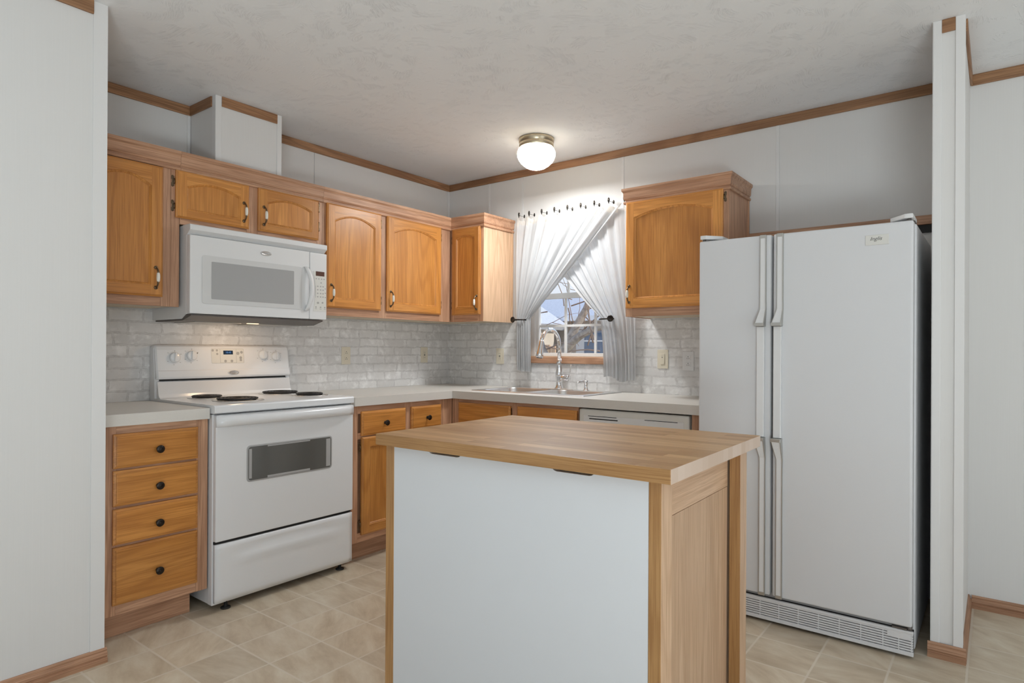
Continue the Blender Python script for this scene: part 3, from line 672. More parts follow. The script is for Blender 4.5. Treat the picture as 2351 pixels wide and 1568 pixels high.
RX0, RX1 = 1.707, 2.300
c5 = thing('wall_cabinet', 'single oak wall cabinet with one big arched door between window and refrigerator', 'cabinet', (2.0, -.165, ZB), 'oak wall cabinets')
carcass(c5, RX0+.004, RX1-.004, -.31, -.004, ZB, ZT)
b = MB(); b.box(RX1-.004, RX1, -.33, -.018, ZB, ZT, bev=.0008); b.box(RX1-.0035, RX1+.005, -.018, -.004, ZB, ZT, bev=.002); b.build('side_panel', wood('frame', 'z'), c5)
b = MB(); b.box(RX0, RX0+.004, -.33, -.004, ZB, ZT, bev=.0008); b.build('side_panel', wood('frame', 'z'), c5)
face_frame(c5, 'y-', RX0, RX1, ZB, ZT, -.33, [(RX0+.0045, RX0+.04), (RX1-.05, RX1-.0045)], [(RX0+.04, RX1-.05, 1.995, ZT), (RX0+.04, RX1-.05, ZB, 1.43)])
door(c5, 'y-', 1.712, 2.273, 1.421, 2.028, -.33, handle=(1.738, 1.500), hinge=(1, (1.985,)), arch=.040)
def L_(w, z, x, y): return (x, y, z)
b = MB(); b.loft([[(RX0-w, -.004, z) for w, z in CROWN], [(RX0-w, -.33-w, z) for w, z in CROWN], [(RX1+w, -.33-w, z) for w, z in CROWN], [(RX1+w, -.004, z) for w, z in CROWN]])
b.build('crown_moulding', wood('frame', 'x'), c5)

# oak ledge on the wall behind the refrigerator
b = MB(); b.box(2.306, 3.202, -.022, -.001, 1.79, 1.834, bev=.003)
TN[0] += 1; struct(b.build('trim_%d' % TN[0], wood('frame', 'x'), origin=(2.7, -.01, 1.81)))
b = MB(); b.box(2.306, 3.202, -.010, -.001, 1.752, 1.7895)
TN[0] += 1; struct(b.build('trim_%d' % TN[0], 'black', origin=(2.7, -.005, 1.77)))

# ------------------------------------------------------------------ base cabinets
BX = .610; TK = .545; ZC = .866
k1 = thing('base_cabinet', 'oak base cabinet with a stack of four drawers left of the stove', 'cabinet', (.3, -2.436, 0), 'oak base cabinets')
b = MB(); b.box(.004, BX-.02, -2.664, -2.208, .106, ZC-.001); b.build('carcass', wood('frame', 'z'), k1)
b = MB(); b.box(.5, TK, -2.664, -2.250, 0, .104, bev=.001); b.build('toe_kick', wood('frame', 'y'), k1)
face_frame(k1, 'x+', -2.664, -2.205, .106, ZC-.001, BX, [(-2.664, -2.575), (-2.256, -2.205)], [(-2.575, -2.256, .106, .16), (-2.575, -2.256, .37, .40), (-2.575, -2.256, .53, .555), (-2.575, -2.256, .68, .705), (-2.575, -2.256, .82, ZC-.001)])
for z0, z1, kz in ((.696, .834, .759), (.545, .687, .607), (.391, .534, .453), (.150, .381, .254)):
    drawer(k1, 'x+', -2.590, -2.254, z0, z1, BX, kz=kz)

k2 = thing('base_cabinet', 'oak base cabinet with two drawers over doors right of the stove', 'cabinet', (.3, -.9, 0), 'oak base cabinets')
b = MB(); b.box(.004, BX-.02, -1.412, -.004, .106, ZC-.001); b.build('carcass', wood('frame', 'z'), k2)
b = MB(); b.box(.5, TK, -1.412, -.545, 0, .110, bev=.001); b.build('toe_kick', wood('frame', 'y'), k2)
face_frame(k2, 'x+', -1.412, -.612, .110, ZC-.001, BX, [(-1.412, -1.370), (-1.028, -.975), (-.725, -.612)], [(-1.370, -1.028, .110, .16), (-.975, -.725, .110, .16), (-1.370, -1.028, .68, .715), (-.975, -.725, .68, .715), (-1.370, -1.028, .82, ZC-.001), (-.975, -.725, .82, ZC-.001)])
drawer(k2, 'x+', -1.354, -1.026, .698, .8345, BX, kz=.760); drawer(k2, 'x+', -.980, -.724, .698, .835, BX, kz=.762)
door(k2, 'x+', -1.352, -1.026, .148, .691, BX, hinge=(-1, (.632, .205)), arch=.001); door(k2, 'x+', -.980, -.724, .148, .691, BX, hinge=(1, (.632, .205)), arch=.001)

k3 = thing('base_cabinet', 'oak sink base cabinet with two false drawer fronts below the sink', 'cabinet', (1.08, -.3, 0), 'oak base cabinets')
b = MB(); b.box(.612, 1.566, -.59, -.004, .106, .72); b.box(.612, .66, -.59, -.004, .72, ZC-.001); b.box(1.54, 1.566, -.59, -.004, .72, ZC-.001); b.build('carcass', wood('frame', 'z'), k3)
b = MB(); b.box(.546, 1.566, -.545, -.5, 0, .105, bev=.001); b.build('toe_kick', wood('frame', 'x'), k3)
face_frame(k3, 'y-', .611, 1.567, .106, ZC-.001, -.61, [(.611, .668), (1.098, 1.146), (1.562, 1.567)], [(.668, 1.098, .106, .16), (1.146, 1.562, .106, .16), (.668, 1.098, .68, .715), (1.146, 1.562, .68, .715), (.668, 1.098, .83, ZC-.001), (1.146, 1.562, .83, ZC-.001)])
drawer(k3, 'y-', .676, 1.095, .698, .8435, -.61, knob=False); drawer(k3, 'y-', 1.148, 1.561, .698, .8445, -.61, knob=False)
door(k3, 'y-', .676, 1.095, .148, .691, -.61, arch=.001); door(k3, 'y-', 1.148, 1.561, .148, .691, -.61, arch=.001)

k4 = thing('filler_panel', 'narrow oak filler panel between dishwasher and refrigerator', 'cabinet', (2.24, -.3, 0))
b = MB(); b.box(2.216, 2.270, -.61, -.59, .10, ZC-.001, bev=.001); b.build('front', wood('frame', 'z'), k4)
b = MB(); b.box(2.250, 2.270, -.59, -.02, 0, ZC-.001); b.build('side', wood('frame', 'z'), k4)

# ------------------------------------------------------------------ countertops
def slab(b, xs, ys, keep, z0, z1, bev=.003):
    """one slab made of grid cells"""
    tb = bmesh.new(); vg = {}
    def v(i, j, z): 
        if (i, j, z) not in vg: vg[(i, j, z)] = tb.verts.new((xs[i], ys[j], z))
        return vg[(i, j, z)]
    for i in range(len(xs)-1):
        for j in range(len(ys)-1):
            if not keep(i, j): continue
            tb.faces.new((v(i, j, z1), v(i+1, j, z1), v(i+1, j+1, z1), v(i, j+1, z1)))
            tb.faces.new((v(i, j+1, z0), v(i+1, j+1, z0), v(i+1, j, z0), v(i, j, z0)))
            for di, dj, a, c in ((-1, 0, (i, j+1), (i, j)), (1, 0, (i+1, j), (i+1, j+1)), (0, -1, (i, j), (i+1, j)), (0, 1, (i+1, j+1), (i, j+1))):
                ii, jj = i+di, j+dj
                if 0 <= ii < len(xs)-1 and 0 <= jj < len(ys)-1 and keep(ii, jj): continue
                tb.faces.new((v(*a, z0), v(*c, z0), v(*c, z1), v(*a, z1)))
    b._merge(tb, 0, False)
b = MB(); b.box(.004, .635, -2.664, -2.208, ZC, .914, bev=.002)
tag(b.build('countertop', 'lam', origin=(.3, -2.436, ZC)), 'short cream laminate countertop left of the stove', 'countertop')
b = MB(); slab(b, [.004, .635, .712, 1.508, 2.262], [-1.410, -.635, -.480, -.075, -.004], lambda i, j: (i == 0) or (j >= 1 and not (i == 2 and j == 2)), ZC, .914)
tag(b.build('countertop', 'lam', origin=(.9, -.4, ZC)), 'L-shaped cream laminate countertop running around the corner under the window', 'countertop')

# ------------------------------------------------------------------ sink, faucet, soap dispenser
sk = thing('sink', 'stainless double-bowl sink set in the counter below the window', 'sink', (1.11, -.275, .914))
SXa, SXb, SYa, SYb = .684, 1.536, -.508, -.044
bowls = [((.735+1.085)/2, -.302, .175, .168), ((1.135+1.485)/2, -.302, .175, .168)]
def ring_plate(b, rect, bowl, z):
    x0, x1, y0, y1 = rect; cx, cy, hx, hy = bowl
    inner = rrect(cx, cy, hx, hy, .055, z, 6); outer = []
    for x, y, _ in inner:
        dx, dy = x-cx, y-cy
        # slide each point out to the plate's border
        if abs(dx)/hx > abs(dy)/hy:
            ox = x1 if dx > 0 else x0; oy = cy+(dy/(hy))*((y1-cy) if dy > 0 else (cy-y0))
        else:
            oy = y1 if dy > 0 else y0; ox = cx+(dx/(hx))*((x1-cx) if dx > 0 else (cx-x0))
        outer.append((min(max(ox, x0), x1), min(max(oy, y0), y1), z))
    b.loft([outer, inner], 0, False, False)
    tb = bmesh.new()
    # corner fans of the plate
    n = len(inner)//4
    for q, (ox, oy) in enumerate(((x1, y1), (x0, y1), (x0, y0), (x1, y0))):
        for i in range(q*n, q*n+n-1):
            a, c = outer[i], outer[i+1]
            if abs(a[0]-c[0]) > 1e-6 and abs(a[1]-c[1]) > 1e-6: tb.faces.new([tb.verts.new(p) for p in (a, (ox, oy, z), c)])
    b._merge(tb, 0, False)
b = MB(); zr = .9185
xm = 1.11
ring_plate(b, (SXa+.006, xm, SYa+.006, SYb-.006), bowls[0], zr); ring_plate(b, (xm, SXb-.006, SYa+.006, SYb-.006), bowls[1], zr)
def rect_loop(d, z): return [(SXa+d, SYa+d, z), (SXb-d, SYa+d, z), (SXb-d, SYb-d, z), (SXa+d, SYb-d, z)]
b.loft([rect_loop(.006, zr), rect_loop(.003, zr-.0008), rect_loop(0, .9145)], 0, False, False)
b.build('rim', 'steel', sk)
for cx, cy, hx, hy in bowls:
    b = MB(); z0 = .755
    b.loft([rrect(cx, cy, hx, hy, .055, zr, 6), rrect(cx, cy, hx-.004, hy-.004, .052, zr-.006, 6), rrect(cx, cy, hx-.010, hy-.010, .055, z0+.03, 6), rrect(cx, cy, hx-.022, hy-.022, .05, z0+.006, 6), rrect(cx, cy, hx-.045, hy-.045, .045, z0, 6)], 0, False, True, True)
    bo = b.build('bowl', 'steel', sk)
    b = MB(); b.lathe((cx, cy, z0+.001), (0, 0, 1), [(.045, 0), (.045, .003), (.036, .003), (.032, -.0005), (.0001, -.0005)], 0, 20); b.build('drain', 'chrome', bo)
fx, fy = 1.100, -.098
fa = thing('faucet', 'chrome high-arc pull-down kitchen faucet behind the sink', 'faucet', (fx, fy, .9185))
b = MB(); b.box(fx-.125, fx+.125, fy-.028, fy+.028, .9187, .9245, bev=.0025, seg=3); b.build('deck_plate', 'chrome', fa)
b = MB(); b.lathe((fx, fy, .9245), (0, 0, 1), [(.031, 0), (.031, .006), (.024, .012), (.021, .03), (.020, .06), (.024, .075), (.025, .10), (.022, .118), (.0185, .14), (.0165, .165), (.019, .175), (.0155, .182), (.0135, .20)], 0, 24); b.build('body', 'chrome', fa)
arc = [(fx, fy, 1.118), (fx, fy, 1.20)]
R = .098
for k in range(1, 13):
    a = math.pi*k/13; arc.append((fx-.012*k/13, fy-R+R*math.cos(a), 1.205+R*1.12*math.sin(a)))
b = MB(); b.tube(arc, .0128, 0, 14); b.build('spout', 'chrome', fa)
e0 = Vector(arc[-1]); hd = Vector((-.012, -.20, -1)).normalized()
b = MB(); b.tube([e0+hd*t for t in (-.012, .0, .02, .045, .075, .098, .103)], [.0135, .0145, .0152, .0175, .0215, .025, .021], 0, 18); sh = b.build('spray_head', 'chrome', fa)
b = MB(); b.lathe(e0+hd*.1035, hd, [(.019, 0), (.019, .0015), (.0001, .0015)], 0, 16); b.build('nozzle', 'dkgrey', sh)
b = MB(); b.tube([(fx+.014, fy, .996), (fx+.028, fy, .996), (fx+.075, fy, .997), (fx+.079, fy, .997)], [.019, .0205, .0205, .018], 0, 18); hb = b.build('handle_hub', 'chrome', fa)
b = MB(); b.tube([(fx+.070, fy+.002, 1.012), (fx+.082, fy+.004, 1.03), (fx+.087, fy+.006, 1.075), (fx+.088, fy+.006, 1.084)], [.0055, .0048, .0052, .0075], 0, 10); b.build('lever', 'chrome', hb)
sx, sy = 1.305, -.094
so = thing('soap_dispenser', 'small chrome soap dispenser on the sink deck right of the faucet', 'soap dispenser', (sx, sy, .9185))
b = MB(); b.lathe((sx, sy, .9187), (0, 0, 1), [(.022, 0), (.022, .004), (.015, .008), (.0125, .02), (.0125, .048), (.0145, .050), (.0145, .064), (.011, .067), (.0001, .067)], 0, 20); b.build('body', 'chrome', so)
b = MB(); b.tube([(sx, sy, .976), (sx-.014, sy-.030, .979), (sx-.024, sy-.058, .975), (sx-.027, sy-.070, .967)], [.0075, .0068, .006, .005], 0, 10); b.build('nozzle', 'chrome', so)

# ------------------------------------------------------------------ outlets and switch
def outlet(face, u, z, label, mat, kind='duplex'):
    F = frame_of(face, .0034 if face == 'x+' else -.0034)
    t = thing('wall_outlet' if kind != 'switch' else 'light_switch', label, 'outlet' if kind != 'switch' else 'switch', F(u, z, 0), 'wall plates on the backsplash')
    def bx(b, u0, u1, z0, z1, w0, w1, mi=0, bev=0):
        p, q = F(u0, z0, w0), F(u1, z1, w1); b.box(*sorted((p[0], q[0])), *sorted((p[1], q[1])), *sorted((p[2], q[2])), mi, bev)
    b = MB(); bx(b, u-.035, u+.035, z-.0575, z+.0575, 0, .005, bev=.002); b.build('cover_plate', mat, t)
    if kind == 'switch':
        b = MB(); bx(b, u-.013, u+.013, z-.032, z+.032, .0052, .009, bev=.0015); b.build('rocker', mat, t)
        b = MB(); bx(b, u-.004, u+.001, z+.008, z+.013, .0091, .0097); b.build('indicator', 'markd', t)
        return
    if kind == 'gfci':
        b = MB(); bx(b, u-.0165, u+.0165, z-.033, z+.033, .0052, .0072, bev=.0006); s = b.build('socket', mat, t)
        b = MB()
        bx(b, u-.006, u+.006, z+.001, z+.006, .0073, .0085); bx(b, u-.006, u+.006, z-.007, z-.002, .0073, .0085)
        for s_ in (1, -1):
            for q in (-.0055, .0055): bx(b, u+q-.001, u+q+.001, z+s_*.019-.004, z+s_*.019+.004, .0073, .0077)
        b.build('slots', 'markd', s); return
    for s_ in (1, -1):
        zc = z+s_*.0195; b = MB(); bx(b, u-.0165, u+.0165, zc-.0135, zc+.0135, .0052, .0068, bev=.0012); s = b.build('socket', mat, t)
        b = MB()
        for q in (-.0058, .0058): bx(b, u+q-.0012, u+q+.0012, zc-.0075, zc+.0005, .0069, .0073)
        b.lathe(F(u, zc+.006, .0069), Vector(F(0, 0, 1))-Vector(F(0, 0, 0)), [(.0026, 0), (.0026, .0005), (.0001, .0005)], 0, 10); b.build('slots', 'markd', s)
outlet('x+', -.986, 1.136, 'ivory duplex outlet on the left backsplash nearest the stove', 'ivory')
outlet('x+', -.270, 1.139, 'ivory ground-fault outlet on the left backsplash close to the corner', 'ivory', 'gfci')
outlet('y-', .522, 1.133, 'ivory ground-fault outlet on the window wall below the narrow cabinet', 'ivory', 'gfci')
outlet('y-', 1.792, 1.128, 'yellowed ivory rocker switch right of the curtains', 'ivory', 'switch')
outlet('y-', 1.953, 1.118, 'white duplex outlet on the backsplash beside the refrigerator', 'plastic')

def text(name, body, size, mat, parent, loc, face, shear=0, ext=.0004):
    c = bpy.data.curves.new(name, 'FONT'); c.body = body; c.size = size; c.shear = shear; c.extrude = ext; c.align_x = 'CENTER'; c.align_y = 'CENTER'
    o = bpy.data.objects.new(name, c); COL.objects.link(o)
    dg = bpy.context.evaluated_depsgraph_get(); me = bpy.data.meshes.new_from_object(o.evaluated_get(dg)); bpy.data.objects.remove(o)
    me.materials.clear(); me.materials.append(M[mat])
    o = bpy.data.objects.new(name, me); COL.objects.link(o); o.parent = parent; o.location = Vector(loc)-org(parent)
    o.rotation_euler = (math.pi/2, 0, 0) if face == 'y-' else (math.pi/2, 0, math.pi/2)
    return o
def badge(parent, c, tilt=0, word=True):
    """oval chrome badge on a face towards +x"""
    b = MB(); hy, hz = .031, .0115
    def el(s, w): return [(c[0]+w+tilt*(c[2]-(c[2]+s*hz*math.sin(a))), c[1]+s*hy*math.cos(a), c[2]+s*hz*math.sin(a)) for a in [2*math.pi*k/32 for k in range(32)]]
    b.loft([el(1, 0), el(1, .003), el(.9, .0045), el(.82, .0035)], 0, True, True, True)
    bd = b.build('badge', 'steel', parent)
    if word: text('lettering', 'Whirlpool', .0125, 'mark', bd, (c[0]+.004, c[1], c[2]), 'x+', .2)
    return bd

# ------------------------------------------------------------------ microwave
mw = thing('microwave', 'white over-the-range microwave under the short cabinet', 'microwave', (.2, -1.806, 1.32), )
MY0, MY1, MX = -2.190, -1.4265, .401
b = MB()
loop = [(.004, 1.320), (.30, 1.320), (.345, 1.342), (.362, 1.342), (.362, 1.764), (.004, 1.764)]
b.prism([(x, MY0+.002, z) for x, z in loop], (0, MY1-MY0-.004, 0), bev=.002)
b.build('body', 'plastic', mw)
b = MB(); b.prism([(x, MY0+.012, z) for x, z in [(.02, 1.3195), (.297, 1.3195), (.341, 1.3405), (.39, 1.3405), (.39, 1.334), (.306, 1.312), (.02, 1.312)]], (0, MY1-MY0-.03, 0), 0)
un_ = b.build('underside', 'dkgrey', mw)
b = MB(); b.box(.05, .27, -2.10, -1.86, 1.3085, 1.3118); b.box(.05, .27, -1.76, -1.52, 1.3085, 1.3118); b.build('grease_filter', 'greymet', un_)
b = MB(); b.box(.285, .30, -1.84, -1.78, 1.3085, 1.3118)
b.build('cooktop_lamp', pm('warm_lamp_lens', (.9, .8, .6), .3, emit=(1, .72, .42), es=1.5), un_)
b = MB(); b.prism([(x, MY0, z) for x, z in [(.330, 1.765), (.330, 1.716), (.372, 1.716), (.403, 1.7385), (.403, 1.7605), (.399, 1.765)]], (0, MY1-MY0, 0), bev=.0015)
b.build('top_vent', 'plastic', mw)
YD = -1.538
b = MB(); b.box(.364, MX, MY0+.001, YD-.0012, 1.3435, 1.7145, bev=.005, seg=3); dr = b.build('door', 'plastic', mw)
b = MB(); b.prism([(MX+.0002, y, z) for y, z, _ in rrect((-2.132-1.589)/2, (1.394+1.624)/2, (2.132-1.589)/2, (1.624-1.394)/2, .012, 0)], (.0022, 0, 0)); bz = b.build('window_bezel', 'mwbezel', dr)
b = MB(); b.prism([(MX+.0026, y, z) for y, z, _ in rrect((-2.087-1.638)/2, (1.417+1.597)/2, (2.087-1.638)/2, (1.597-1.417)/2, .004, 0)], (.0012, 0, 0)); b.build('window', 'mwglass', dr)
b = MB(); hy = -1.552
hp = []
for k in range(15):
    t = k/14; z = 1.388+(1.628-1.388)*t; bow = math.sin(math.pi*t)**.7
    hp.append((MX+.004+.026*bow, hy-.012+.020*bow, z))
lo = []
for x, y, z in hp: lo.append([(x+.010*math.cos(a), y+.013*math.sin(a), z) for a in [2*math.pi*k/12 for k in range(12)]])
b.loft(lo, 0, True, True, True); b.build('handle', 'plastic', dr)
badge(dr, (MX+.0002, -1.801, 1.672))
b = MB(); b.box(.364, MX, YD+.0012, MY1, 1.3435, 1.7135, bev=.005, seg=3); cp = b.build('control_panel', 'plastic', mw)
b = MB()
cv = [(-1.515+.012*math.sin(math.pi*k/10), 1.388+.222*k/10) for k in range(11)]
b.prism([(MX+.0002, y, z) for y, z in cv]+[(MX+.0002, -1.431, 1.610), (MX+.0002, -1.431, 1.388)], (.0012, 0, 0)); kp = b.build('keypad', 'bisque', cp)
b = MB(); b.box(MX+.0016, MX+.0024, -1.500, -1.444, 1.586, 1.611); b.build('display', 'lcdbrown', cp)
b = MB(); rr = random.Random(3)
def dot(y, z, r=.0052):
    b.prism([(MX+.0016, y+r*math.cos(a), z+r*.8*math.sin(a)) for a in [2*math.pi*k/10 for k in range(10)]], (.0004, 0, 0), 0)
for y in (-1.497, -1.480, -1.462, -1.446): dot(y, 1.570, .0045)
dot(-1.465, 1.549, .005)
for z in (1.528, 1.509, 1.489, 1.470):
    for y in (-1.487, -1.468, -1.452): dot(y, z, .0048)
for z in (1.517, 1.493, 1.469): dot(y=-1.437, z=z, r=.0042)
dot(-1.485, 1.436, .0075); dot(-1.455, 1.438, .006)
for y in (-1.498, -1.468, -1.440): dot(y, 1.412, .005); 
for y in (-1.498, -1.468, -1.440): b.box(MX+.0016, MX+.002, y-.006, y+.006, 1.4015, 1.404)
for k in range(9): b.box(MX+.0016, MX+.002, -1.5015, -1.4995, 1.465+k*.0075, 1.470+k*.0075)
b.build('key_print', 'mark', cp)
wl2 = light('microwave_lamp_light', 'AREA', (.292, -1.81, 1.305), (-.45, 0, -1), .5, (1, .68, .40), .05, .03)

# ------------------------------------------------------------------ stove
st = thing('stove', 'white electric coil range between the oak base cabinets', 'stove', (.35, -1.82, 0))
Y0, Y1, XF = -2.198, -1.441, .662
b = MB(); b.box(.02, .628, Y0+.002, Y1-.002, .030, .884, bev=.004); b.box(.600, .636, Y0+.0005, Y1-.0005, .030, .884, bev=.003); b.build('body', 'white', st)
b = MB()
b.loft([[(x, y, z) for x, y in ((.055, Y0-.004), (.664+i, Y0-.004), (.664+i, Y1+.002), (.055, Y1+.002))] for i, z in ((-.006, .888), (0, .893), (0, .917), (-.004, .923), (-.012, .926))], 0, True, True)
ct = b.build('cooktop', 'white', st)
b = MB(); b.box(.61, .645, Y0+.006, Y1-.006, .8845, .8875); b.build('gap_strip', 'black', st)
b = MB(); b.box(.61, .645, Y0+.006, Y1-.006, .3035, .3145); b.build('gap_strip', 'black', st)
def burner(x, y, r):
    b = MB(); b.lathe((x, y, .9262), (0, 0, 1), [(r+.020, 0), (r+.018, .003), (r+.010, .0035), (r+.004, .001), (r*.6, -.004+.0045), (.0001, .0002)], 0, 32); bp = b.build('drip_bowl', 'steel', ct)
    b = MB(); turns = 5 if r > .085 else 4; pts = []; n = turns*22
    for k in range(n+1):
        a = 2*math.pi*k/22; rr_ = .020+(r-.020)*k/n; pts.append((x+rr_*math.cos(a), y+rr_*math.sin(a), .9355))
    b.tube(pts, .0046, 0, 6); b.lathe((x, y, .9315), (0, 0, 1), [(.016, 0), (.016, .005), (.0001, .005)], 0, 14)
    for a in (.4, .4+2.094, .4+4.188): b.box(x-.0015, x+.0015, y-.0015, y+.0015, .93, .931)
    for a in (.4, 2.494, 4.588): b.tube([(x+.012*math.cos(a), y+.012*math.sin(a), .931), (x+r*math.cos(a), y+r*math.sin(a), .931)], .0018, 0, 4)
    b.build('coil', 'coil', ct)
burner(.205, -2.003, .075); burner(.457, -1.977, .100); burner(.190, -1.577, .100); burner(.432, -1.553, .075)
# backguard: two side cheeks, white riser, black gap and the sloping control panel
for y in (Y0-.0005, Y1-.0215):
    b = MB(); b.prism([(x, y, z) for x, z in ((.004, .90), (.060, .90), (.057, 1.03), (.042, 1.182), (.004, 1.182))], (0, .022, 0), bev=.002)
    b.build('backguard_cheek', 'white', st)
b = MB(); b.loft([[(x, y, z) for y in (Y0+.010, Y1-.004) for x in (.02,)]+[(x, Y1-.004-k*.0, z) for k in (0,)]+[(x+dx, Y0+.010, z)] if False else [(.03, Y0+.010, z), (x, Y0+.010, z), (x, Y1-.003, z), (.03, Y1-.003, z)] for x, z in ((.100, .9265), (.088, .932), (.080, .945), (.066, 1.008), (.055, 1.012))])
b.build('riser', 'white', st)
b = MB(); b.box(.03, .052, Y0+.006, Y1-.004, .93, 1.0215); b.build('gap_strip', 'black', st)
b = MB()
prof = [(.010, 1.020), (.070, 1.0205), (.078, 1.024), (.081, 1.032), (.076, 1.062), (.0715, 1.066), (.058, 1.170), (.052, 1.186), (.044, 1.193), (.010, 1.193)]
loops = []
for y, dz, dx in ((Y0+.002, -.004, -.006), (Y0+.010, 0, 0), (Y1-.012, 0, 0), (Y1-.003, -.004, -.006)):
    loops.append([(x+(dx if x > .03 else 0), y, z+(dz if z > 1.1 else -dz*.5)) for x, z in prof])
b.loft(loops); pn = b.build('control_panel', 'white', st)
for f in pn.data.polygons: f.use_smooth = False
nx, nz = .9917, .1286                                            # outward normal of the sloping face
def onp(y, z, w=0): 
    x = .0715-(z-1.066)*(.0135/.104); return (x+nx*w, y, z+nz*w)
for y, z in ((-2.105, 1.131), (-2.018, 1.140), (-1.614, 1.143), (-1.533, 1.135)):
    b = MB(); b.lathe(onp(y, z, .0005), (nx, 0, nz), [(.0315, 0), (.0315, .0012), (.030, .0016), (.0001, .0016)], 0, 26)
    kb = b.build('knob', 'plastic', pn)
    b = MB(); b.lathe(onp(y, z, .0022), (nx, 0, nz), [(.0265, 0), (.0265, .004), (.0235, .012), (.0215, .0135), (.0001, .0135)], 0, 26)
    u = Vector((-nz, 0, nx)); yv = Vector((0, 1, 0)); d_ = (u*.98-yv*.2+yv*.3).normalized(); s_ = d_.cross(Vector((nx, 0, nz)))
    c = Vector(onp(y, z, .012)); nn = Vector((nx, 0, nz))
    b.loft([[c+d_*a+s_*q+nn*h for a, q in ((.022, .0045), (-.022, .0045), (-.022, -.0045), (.022, -.0045))] for h in (0, .010)], 0); b.build('grip', 'white', kb)
    b = MB(); c2_ = Vector(onp(y, z, .001))+d_*.034
    b.loft([[c2_+d_*a+s_*q+nn*h for a, q in ((.003, .0015), (-.003, .0015), (-.003, -.0015), (.003, -.0015))] for h in (0, .0008)], 0)
    for a in (1.0, -1.0, 2.2, -2.2, 3.14):
        c3_ = Vector(onp(y, z, .0005))+(d_*math.cos(a)+s_*math.sin(a))*.038
        b.loft([[c3_+d_*q+s_*w+nn*h for q, w in ((.0012, .003), (-.0012, .003), (-.0012, -.003), (.0012, -.003))] for h in (0, .0006)], 0)
    b.build('dial_print', 'mark', kb)
def pplate(name, y0, y1, z0, z1, w0, w1, mat, par, r=.004):
    b = MB(); lp = rrect((y0+y1)/2, (z0+z1)/2, (y1-y0)/2, (z1-z0)/2, r, 0)
    b.loft([[onp(y, z, w) for y, z, _ in lp] for w in (w0, w1)]); return b.build(name, mat, par)
tp = pplate('touch_panel', -1.913, -1.729, 1.098, 1.178, .0004, .0014, 'bisque', pn, .006)
ds = pplate('display', -1.846, -1.792, 1.146, 1.167, .0015, .0025, 'lcdblue', tp, .001)
dg_ = text('digits', '18:40', .0145, 'lcdglow', ds, onp(-1.819, 1.1565, .0028), 'x+', .1, .0002); dg_.rotation_euler = (math.pi/2-math.atan2(nz, nx), 0, math.pi/2)
b = MB()
for y, z, r in ((-1.904, 1.168, .0065), (-1.881, 1.168, .006), (-1.880, 1.149, .006), (-1.836, 1.110, .0075), (-1.800, 1.110, .0075), (-1.763, 1.152, .009), (-1.742, 1.158, .008), (-1.748, 1.128, .008), (-1.748, 1.115, .007)):
    b.loft([[onp(y+r*math.cos(a), z+r*math.sin(a), w) for a in [2*math.pi*k/14 for k in range(14)]] for w in (.0014, .0018)])
for (ya, za, yb, zb) in ((-1.864, 1.175, -1.864, 1.100), (-1.773, 1.175, -1.773, 1.100), (-1.864, 1.101, -1.773, 1.101), (-1.911, 1.1765, -1.731, 1.1765), (-1.7305, 1.1765, -1.7305, 1.100)):
    b.loft([[onp(min(ya, yb)-.0006, min(za, zb)-.0006, w), onp(max(ya, yb)+.0006, min(za, zb)-.0006, w), onp(max(ya, yb)+.0006, max(za, zb)+.0006, w), onp(min(ya, yb)-.0006, max(za, zb)+.0006, w)] for w in (.0014, .0017)])
b.build('key_print', 'mark', tp)
pplate('indicator', -1.989, -1.984, 1.150, 1.156, .0004, .001, 'markd', pn, .001)
badge(pn, (.0785, -1.797, 1.047), .12, True)
# oven door, handle bar and window
b = MB(); b.box(.632, XF, Y0+.004, Y1-.001, .316, .8805, bev=.006, seg=3); od = b.build('oven_door', 'white', st)
b = MB(); lo = []
for k in range(21):
    t = k/20; y = Y0+.004+(Y1-.001-Y0-.004)*t; bow = math.sin(math.pi*min(1, max(0, t)))**.35 if 0 < t < 1 else 0
    w = .004+.030*bow; lo.append([(XF-.004, y, .826), (XF+w*.55, y, .829), (XF+w, y, .842), (XF+w, y, .862), (XF+w*.7, y, .876), (XF-.004, y, .879)])
b.loft(lo, 0, True, True, True); b.build('door_handle', 'white', od)
wy, wz, why, whz = -1.8145, .6455, .2315, .0805
b = MB(); b.loft([[(x, y, z) for y, z, _ in rrect(wy, wz, why+d, whz+d, .016, 0)] for x, d in ((XF+.0003, .004), (XF+.0022, .002), (XF+.0024, 0))], 0, True, True); b.build('window_rim', 'seam', od)
b = MB(); b.prism([(XF+.0026, y, z) for y, z, _ in rrect(wy, wz, why-.003, whz-.003, .014, 0)], (.001, 0, 0)); wn2 = b.build('window', 'ovglass', od)
b = MB(); xx = XF+.0037
b.box(xx, xx+.0004, wy-why+.006, wy-why+.020, wz-whz+.012, wz+whz-.012); b.box(xx, xx+.0004, wy+why-.034, wy+why-.008, wz-whz+.010, wz+whz-.010)
b.box(xx, xx+.0004, wy-why+.10, wy+why-.13, wz-whz+.004, wz-whz+.014); b.box(xx, xx+.0004, wy-why+.10, wy+why-.13, wz+whz-.010, wz+whz-.004)
b.build('glass_edging', 'seam', wn2)
